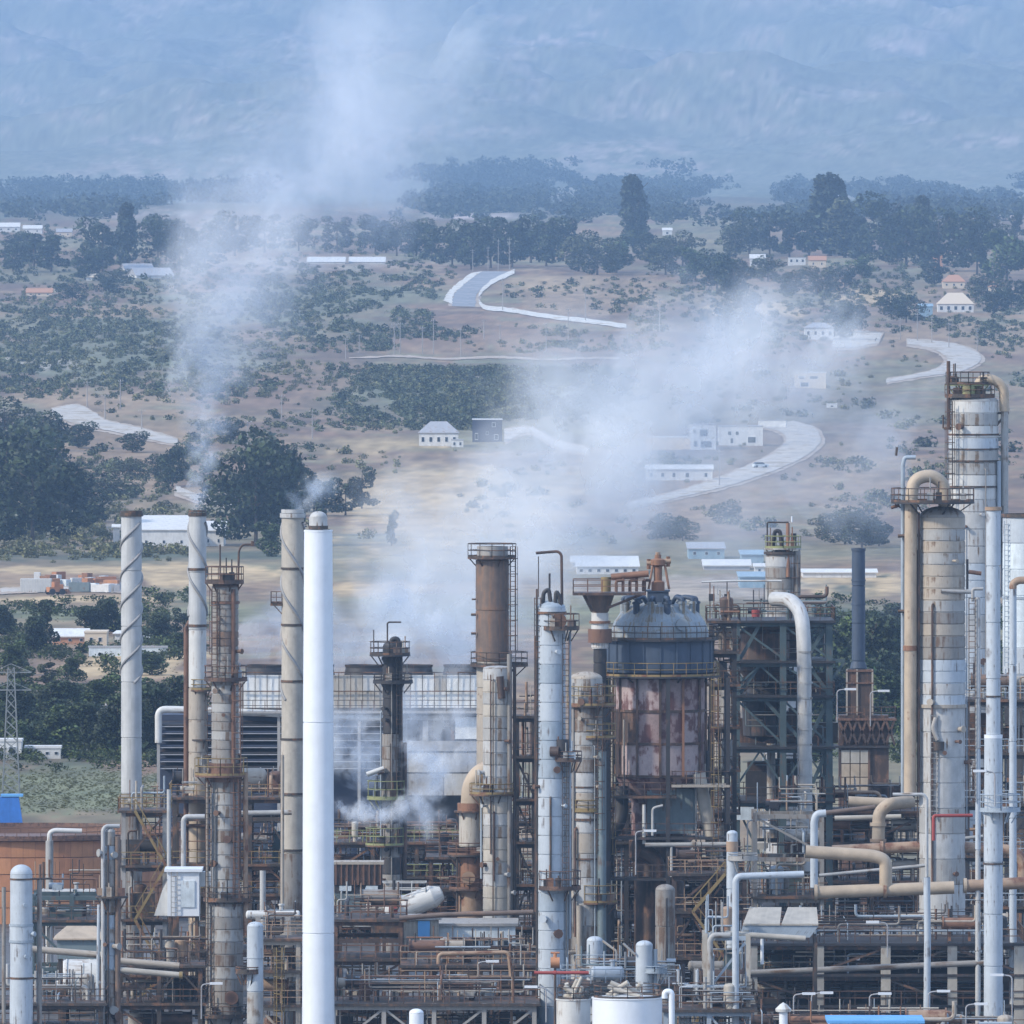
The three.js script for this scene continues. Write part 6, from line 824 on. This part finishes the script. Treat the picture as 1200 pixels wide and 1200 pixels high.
pipeRun('process_pipe', 'long tan pipe at the foot of the blunt blue vessel', 920, [[36, 1112, 0], [128, 1120, 0]], 8, M.tanclad, 4);
pipeRun('process_pipe', 'tan pipe pair member between the slim columns, upper', 915, [[138, 1126, 0], [210, 1132, 0]], 8, M.tanclad, 4);
pipeRun('process_pipe', 'pale pipe pair member between the slim columns, lower', 905, [[134, 1136, 0], [214, 1143, 0]], 7, M.beige, 4, [[212, 1143, 0, 'x', M.yellow]]);
pipeRun('process_pipe', 'grey pipe dropping in a square bend beside the slim rusty column', 960, [[240, 957, 0], [218, 957, 0], [215, 961, 0], [215, 1020, 0]], 6, M.clad2, 5);
pipeRun('process_pipe', 'upright grey pipe beside the stair tower', 965, [[198, 925, 0], [198, 1030, 0]], 5, M.clad2);
pipeRun('process_pipe', 'horizontal grey pipe from the slim rusty column to the tan stack', 968, [[283, 953, 0], [342, 952, 0]], 6, M.clad1);
pipeRun('process_pipe', 'tall thin upright pipe at the edge of the tan stack', 955, [[331, 885, 0], [331, 1068, 0]], 4, M.tanclad);
pipeRun('process_pipe', 'pale upright pipe through the bridge structure', 958, [[308, 1020, 0], [308, 1090, 0]], 7, M.clad2);
pipeRun('process_pipe', 'long horizontal grey pipe beneath the table deck', 905, [[880, 1140, 0], [1160, 1128, 0]], 7, M.clad3);
pipeRun('process_pipe', 'white pipe along the front of the table deck', 892, [[850, 1094, 0], [944, 1100, 0]], 7, M.beige);
pipeRun('process_pipe', 'bent pale pipe on the near side of the light blue stand', 890, [[832, 1180, 0], [832, 1102, 0], [836, 1096, 0], [856, 1096, 0]], 7, M.clad1, 7);
pipeRun('process_pipe', 'short white upright dropping from the front white pipe', 892, [[893, 1100, 0], [893, 1130, 0]], 4, M.lamp);
pipeRun('process_pipe', 'horizontal blue grey line behind the bend at the table deck', 920, [[960, 1026, 0], [1086, 1014, 0]], 4, M.clad1);
pipeRun('process_pipe', 'pale horizontal pipe above the long tan header behind the post', 935, [[1115, 984, 0], [1152, 980, 0]], 4, M.clad1);
{ const q = 895 / F, t = thing('valve', 'orange valve body clamped on the light blue column', 'valve', PX(649, 895), 0, -895), y = PY(1128, 895); new MB().rod([-.25, y, 0], [.45, y, 0], .42, 14).rod([.1, y, 0], [.1, y + .7, 0], .14, 8).put('body', M.orange, t); new MB().tube([[.1 - .35, y + .75, 0], [.1 + .35, y + .75, 0]], .08, 8).put('handwheel', M.orange2, t); new MB().rod([.1, 0, 0], [.1, y, 0], .1, 8).put('post', M.steel, t); }
{ const t = thing('mushroom_vent', 'white mushroom topped vent at the bottom picture edge below the shelter', 'vent', PX(918, 876), 0, -876), y = PY(1180, 876), q = 876 / F; new MB().lathe([[5 * q, 0], [5 * q, y - .3]], 16).put('pipe', M.white, t); new MB().lathe([[9 * q, y - .35], [9.5 * q, y - .15], [4 * q, y + .2], [.01, y + .35]], 20).put('cap', M.offwhite, t); }
for (const [px, py, d, l, label, dir] of [[930, 1166, 884, 60, 'light post with a white head under the shelter, the shorter', 1], [951, 1165, 886, 60, 'light post with a white head between the vent and the concrete leg', 1], [1019, 1166, 882, 60, 'light post with a long white head over the blue roof', 1], [1088, 1163, 884, 50, 'lamp arm on the crinkled light blue downpipe', 1], [1186, 1144, 882, 70, 'lamp on the picture edge beside the foreground post', -1], [1132, 1178, 880, 60, 'squat lamp between the concrete legs of the table deck', 1], [745, 975, 930, 50, 'lamp arm in front of the reactor, lower deck', 1], [876, 962, 948, 40, 'lamp under the green steel tower cabinet', 1], [981, 809, 1008, 40, 'lamp beside the brown box heater, on the tower side', 1], [1020, 811, 1008, 40, 'lamp beside the brown box heater, on the column side', 1], [1166, 905, 880, 40, 'lamp fixed on the foreground post', -1], [640, 1158, 885, 40, 'lamp beside the narrower grey white tank', -1], [236, 1154, 905, 40, 'lamp at the foot of the slim rusty column', 1], [834, 707, 975, 20, 'lamp arm over the reactor dome side walkway', 1], [1040, 1082, 900, 40, 'lamp under the lowest tan header', -1], [560, 1128, 915, 40, 'lamp among the tangled pipes', 1]]) lampPost(px, py, d, l, label, dir);
{ // overhead service line on thin posts behind the reactor
  const d = 1000, q = d / F, t = thing('overhead_line', 'thin white service line on posts between reactor and banded column', 'pipe', PX(860, d), 0, -d), y = PY(682, d); new MB().tube([[-38 * q, y, 0], [0, y + .1, 0], [56 * q, y + .1, 0]], .09, 6).put('pipe', M.offwhite, t); for (const x of [-28, -8, 40]) new MB().bar([x * q, PY(726, d), 0], [x * q, y + .1, 0], .09).put('post', M.steel, t); for (const x of [-26, -8]) new MB().box(x * q, PY(700, d), .2, .5, .6, .4).put('valve', M.dark, t);
}

// ---------------------------------------------------------------- smoke and steam: many thin curved veils of vapour drifting through a volume
{
  const N = 128, data = new Uint8Array(N * N * 4);
  for (let y = 0; y < N; y++) for (let x = 0; x < N; x++) { const u = x / N * 2 - 1, v = y / N * 2 - 1, r = Math.hypot(u, v), n = fbm(x / 22, y / 22, 91, 4), a = clamp(Math.pow(Math.max(0, 1 - r), 1.1) * 1.5, 0, 1) * smooth(n + (1 - r) * .45, .3, .95); data.set([255, Math.round(255 * a), 255, 255], (y * N + x) * 4); }
  const am = new THREE.DataTexture(data, N, N); am.magFilter = THREE.LinearFilter; am.needsUpdate = true;
  const disc = () => { const b = new MB(), n = 14, P = []; b.v(0, 0, .3, 0, 0, 1, .5, .5); for (let k = 1; k <= 3; k++) for (let j = 0; j < n; j++) { const r = k / 3, a = j / n * 6.283, z = .3 * (1 - r * r) + .12 * Math.sin(a * 2 + k) * r; b.v(r * Math.cos(a), r * Math.sin(a), z, .5 * r * Math.cos(a), .5 * r * Math.sin(a), .85, .5 + r * .5 * Math.cos(a), .5 + r * .5 * Math.sin(a)); } for (let j = 0; j < n; j++) { const q = (j + 1) % n; b.i.push(0, 1 + j, 1 + q); for (let k = 0; k < 2; k++) { const o = 1 + k * n, p = o + n; b.i.push(o + j, p + j, p + q, o + j, p + q, o + q); } } return b.geo(); };
  const G = disc(), vap = (c, op) => { const m = new THREE.MeshPhysicalMaterial({ roughness: 1, transmission: 0.5, thickness: 0, specularIntensity: 0, alphaMap: am, transparent: true, opacity: op, depthWrite: false, side: THREE.DoubleSide }); m.color.setRGB(...c); return m; };
  const plume = (name, label, seed, m, n, at) => {
    let H1 = .13 * seed % 1, H2 = .37 * seed % 1; const R = rng(seed), im = new THREE.InstancedMesh(G, m, n), q = new THREE.Quaternion(), M4 = new THREE.Matrix4(); im.name = numbered(name); im.castShadow = im.receiveShadow = true;
    for (let k = 0; k < n; k++) { H1 = (H1 + .7548776662) % 1; H2 = (H2 + .5698402910) % 1; const [px, py, d, r, fl = 1] = at((k + R()) / n, R, Math.sqrt(H1) * Math.cos(H2 * 6.283), Math.sqrt(H1) * Math.sin(H2 * 6.283)); q.setFromEuler(new THREE.Euler((R() - .5) * 1.5, (R() - .5) * 1.7, R() * 6.28)); const s = r * d / F; M4.compose(new THREE.Vector3(PX(px, d), PY(py, d), -d), q, new THREE.Vector3(s * (.8 + .5 * R()), s * (.8 + .5 * R()) * fl, s)); im.setMatrixAt(k, M4); }
    scene.add(im); return tag(im, label, null, null, 'stuff');
  };
  const gauss = (R) => (R() + R() + R() - 1.5) * 1.15, path = (P, t) => { const x = t * (P.length - 1), k = Math.min(P.length - 2, Math.floor(x)), f = x - k; return P[k].map((v, j) => lerp(v, P[k + 1][j], f)); };
  const T = SMOKE;
  plume('steam_plume', 'rising steam plume drifting up from the spiral wound stack', 3, vap([.80, .85, .92], T[0]), 64, (t, R, u, v) => { const [px, py, r, d] = path([[231, 592, 10, 1000], [235, 560, 13, 1001], [239, 520, 19, 1003], [243, 480, 28, 1006], [248, 420, 46, 1012], [262, 350, 62, 1020], [300, 285, 88, 1030], [355, 225, 100, 1042], [410, 165, 110, 1055], [440, 105, 105, 1070], [470, 50, 100, 1085]], Math.pow(t, 1.15)); return [px + u * r * .9, py + v * r * .6, d + gauss(R) * 6, r * (.75 + .5 * R())]; });
  plume('smoke', 'broad pale smoke drifting up from the cooling tower across the slope', 4, vap([.82, .86, .91], T[1]), 60, (t, R, u, v) => { const [px, py, rx, ry, r, d] = path([[470, 770, 120, 22, 42, 1165], [500, 735, 120, 40, 60, 1170], [540, 690, 130, 50, 75, 1178], [590, 630, 130, 60, 90, 1190], [662, 575, 110, 62, 92, 1205], [730, 500, 100, 62, 92, 1225], [790, 450, 130, 55, 90, 1245], [860, 410, 130, 45, 85, 1265], [940, 400, 110, 40, 75, 1285]], t); return [px + u * rx * 1.1, py + v * ry * 1.1, d + gauss(R) * 14, r * (.7 + .6 * R())]; });
  plume('smoke', 'thin veil of smoke spreading over the villa slope', 5, vap([.76, .81, .88], T[2]), 20, (t, R, u, v) => [870 + 220 * u, 530 + 120 * v, 1300 + 60 * R(), 100 * (.7 + .6 * R())]);
  plume('smoke', 'low smoke lying behind the stacks and the soot stained column', 6, vap([.82, .86, .91], T[3]), 26, (t, R, u, v) => [435 + 160 * u, 745 + 50 * v, 1165 + 12 * R(), 48 * (.7 + .6 * R())]);
  plume('smoke', 'thin haze of vapour hanging in front of the cooling tower bays', 16, vap([.8, .84, .9], .32), 22, (t, R, u, v) => [470 + 100 * u, 868 + 45 * v, 1120 + 6 * R(), 34 * (.7 + .6 * R())]);
  plume('steam', 'white steam blowing sideways beside the smooth white stack', 7, vap([.9, .93, .97], T[4]), 26, (t, R) => { const [px, py, r] = path([[398, 948, 12], [420, 955, 14], [445, 955, 15], [468, 952, 15], [490, 945, 14]], t); return [px + gauss(R) * 6, py + gauss(R) * 8, 955 + gauss(R) * 1.5, r * (.7 + .7 * R())]; });
  plume('steam', 'steam curling up in front of the cooling tower bays', 8, vap([.88, .92, .97], T[5]), 36, (t, R) => { const [px, py, r] = path([[505, 975, 18], [495, 940, 18], [505, 915, 18], [520, 900, 16], [495, 885, 14], [480, 880, 12]], t); return [px + gauss(R) * 16, py + gauss(R) * 10, 1000 + gauss(R) * 3, r * (.7 + .7 * R())]; });
  plume('steam', 'puff of steam against the dark louvres beside the white stack', 9, vap([.85, .9, .96], T[6]), 12, (t, R) => [392 + 52 * R(), 866 + 38 * R(), 1035, 16 * (.7 + .7 * R())]);
  plume('steam', 'wisp of steam leaving the tan spiral wound stack', 10, vap([.85, .9, .96], T[6]), 8, (t, R) => [345 + 40 * t + gauss(R) * 8, 592 - 26 * t + gauss(R) * 6, 985, 12 + 12 * t]);
}

for (const o of scene.children) if (o.isMesh || o.isGroup) o.traverse((k) => { k.castShadow = k.receiveShadow = true; });
camera.far = 60000; camera.updateProjectionMatrix();
renderer.render(scene, camera);
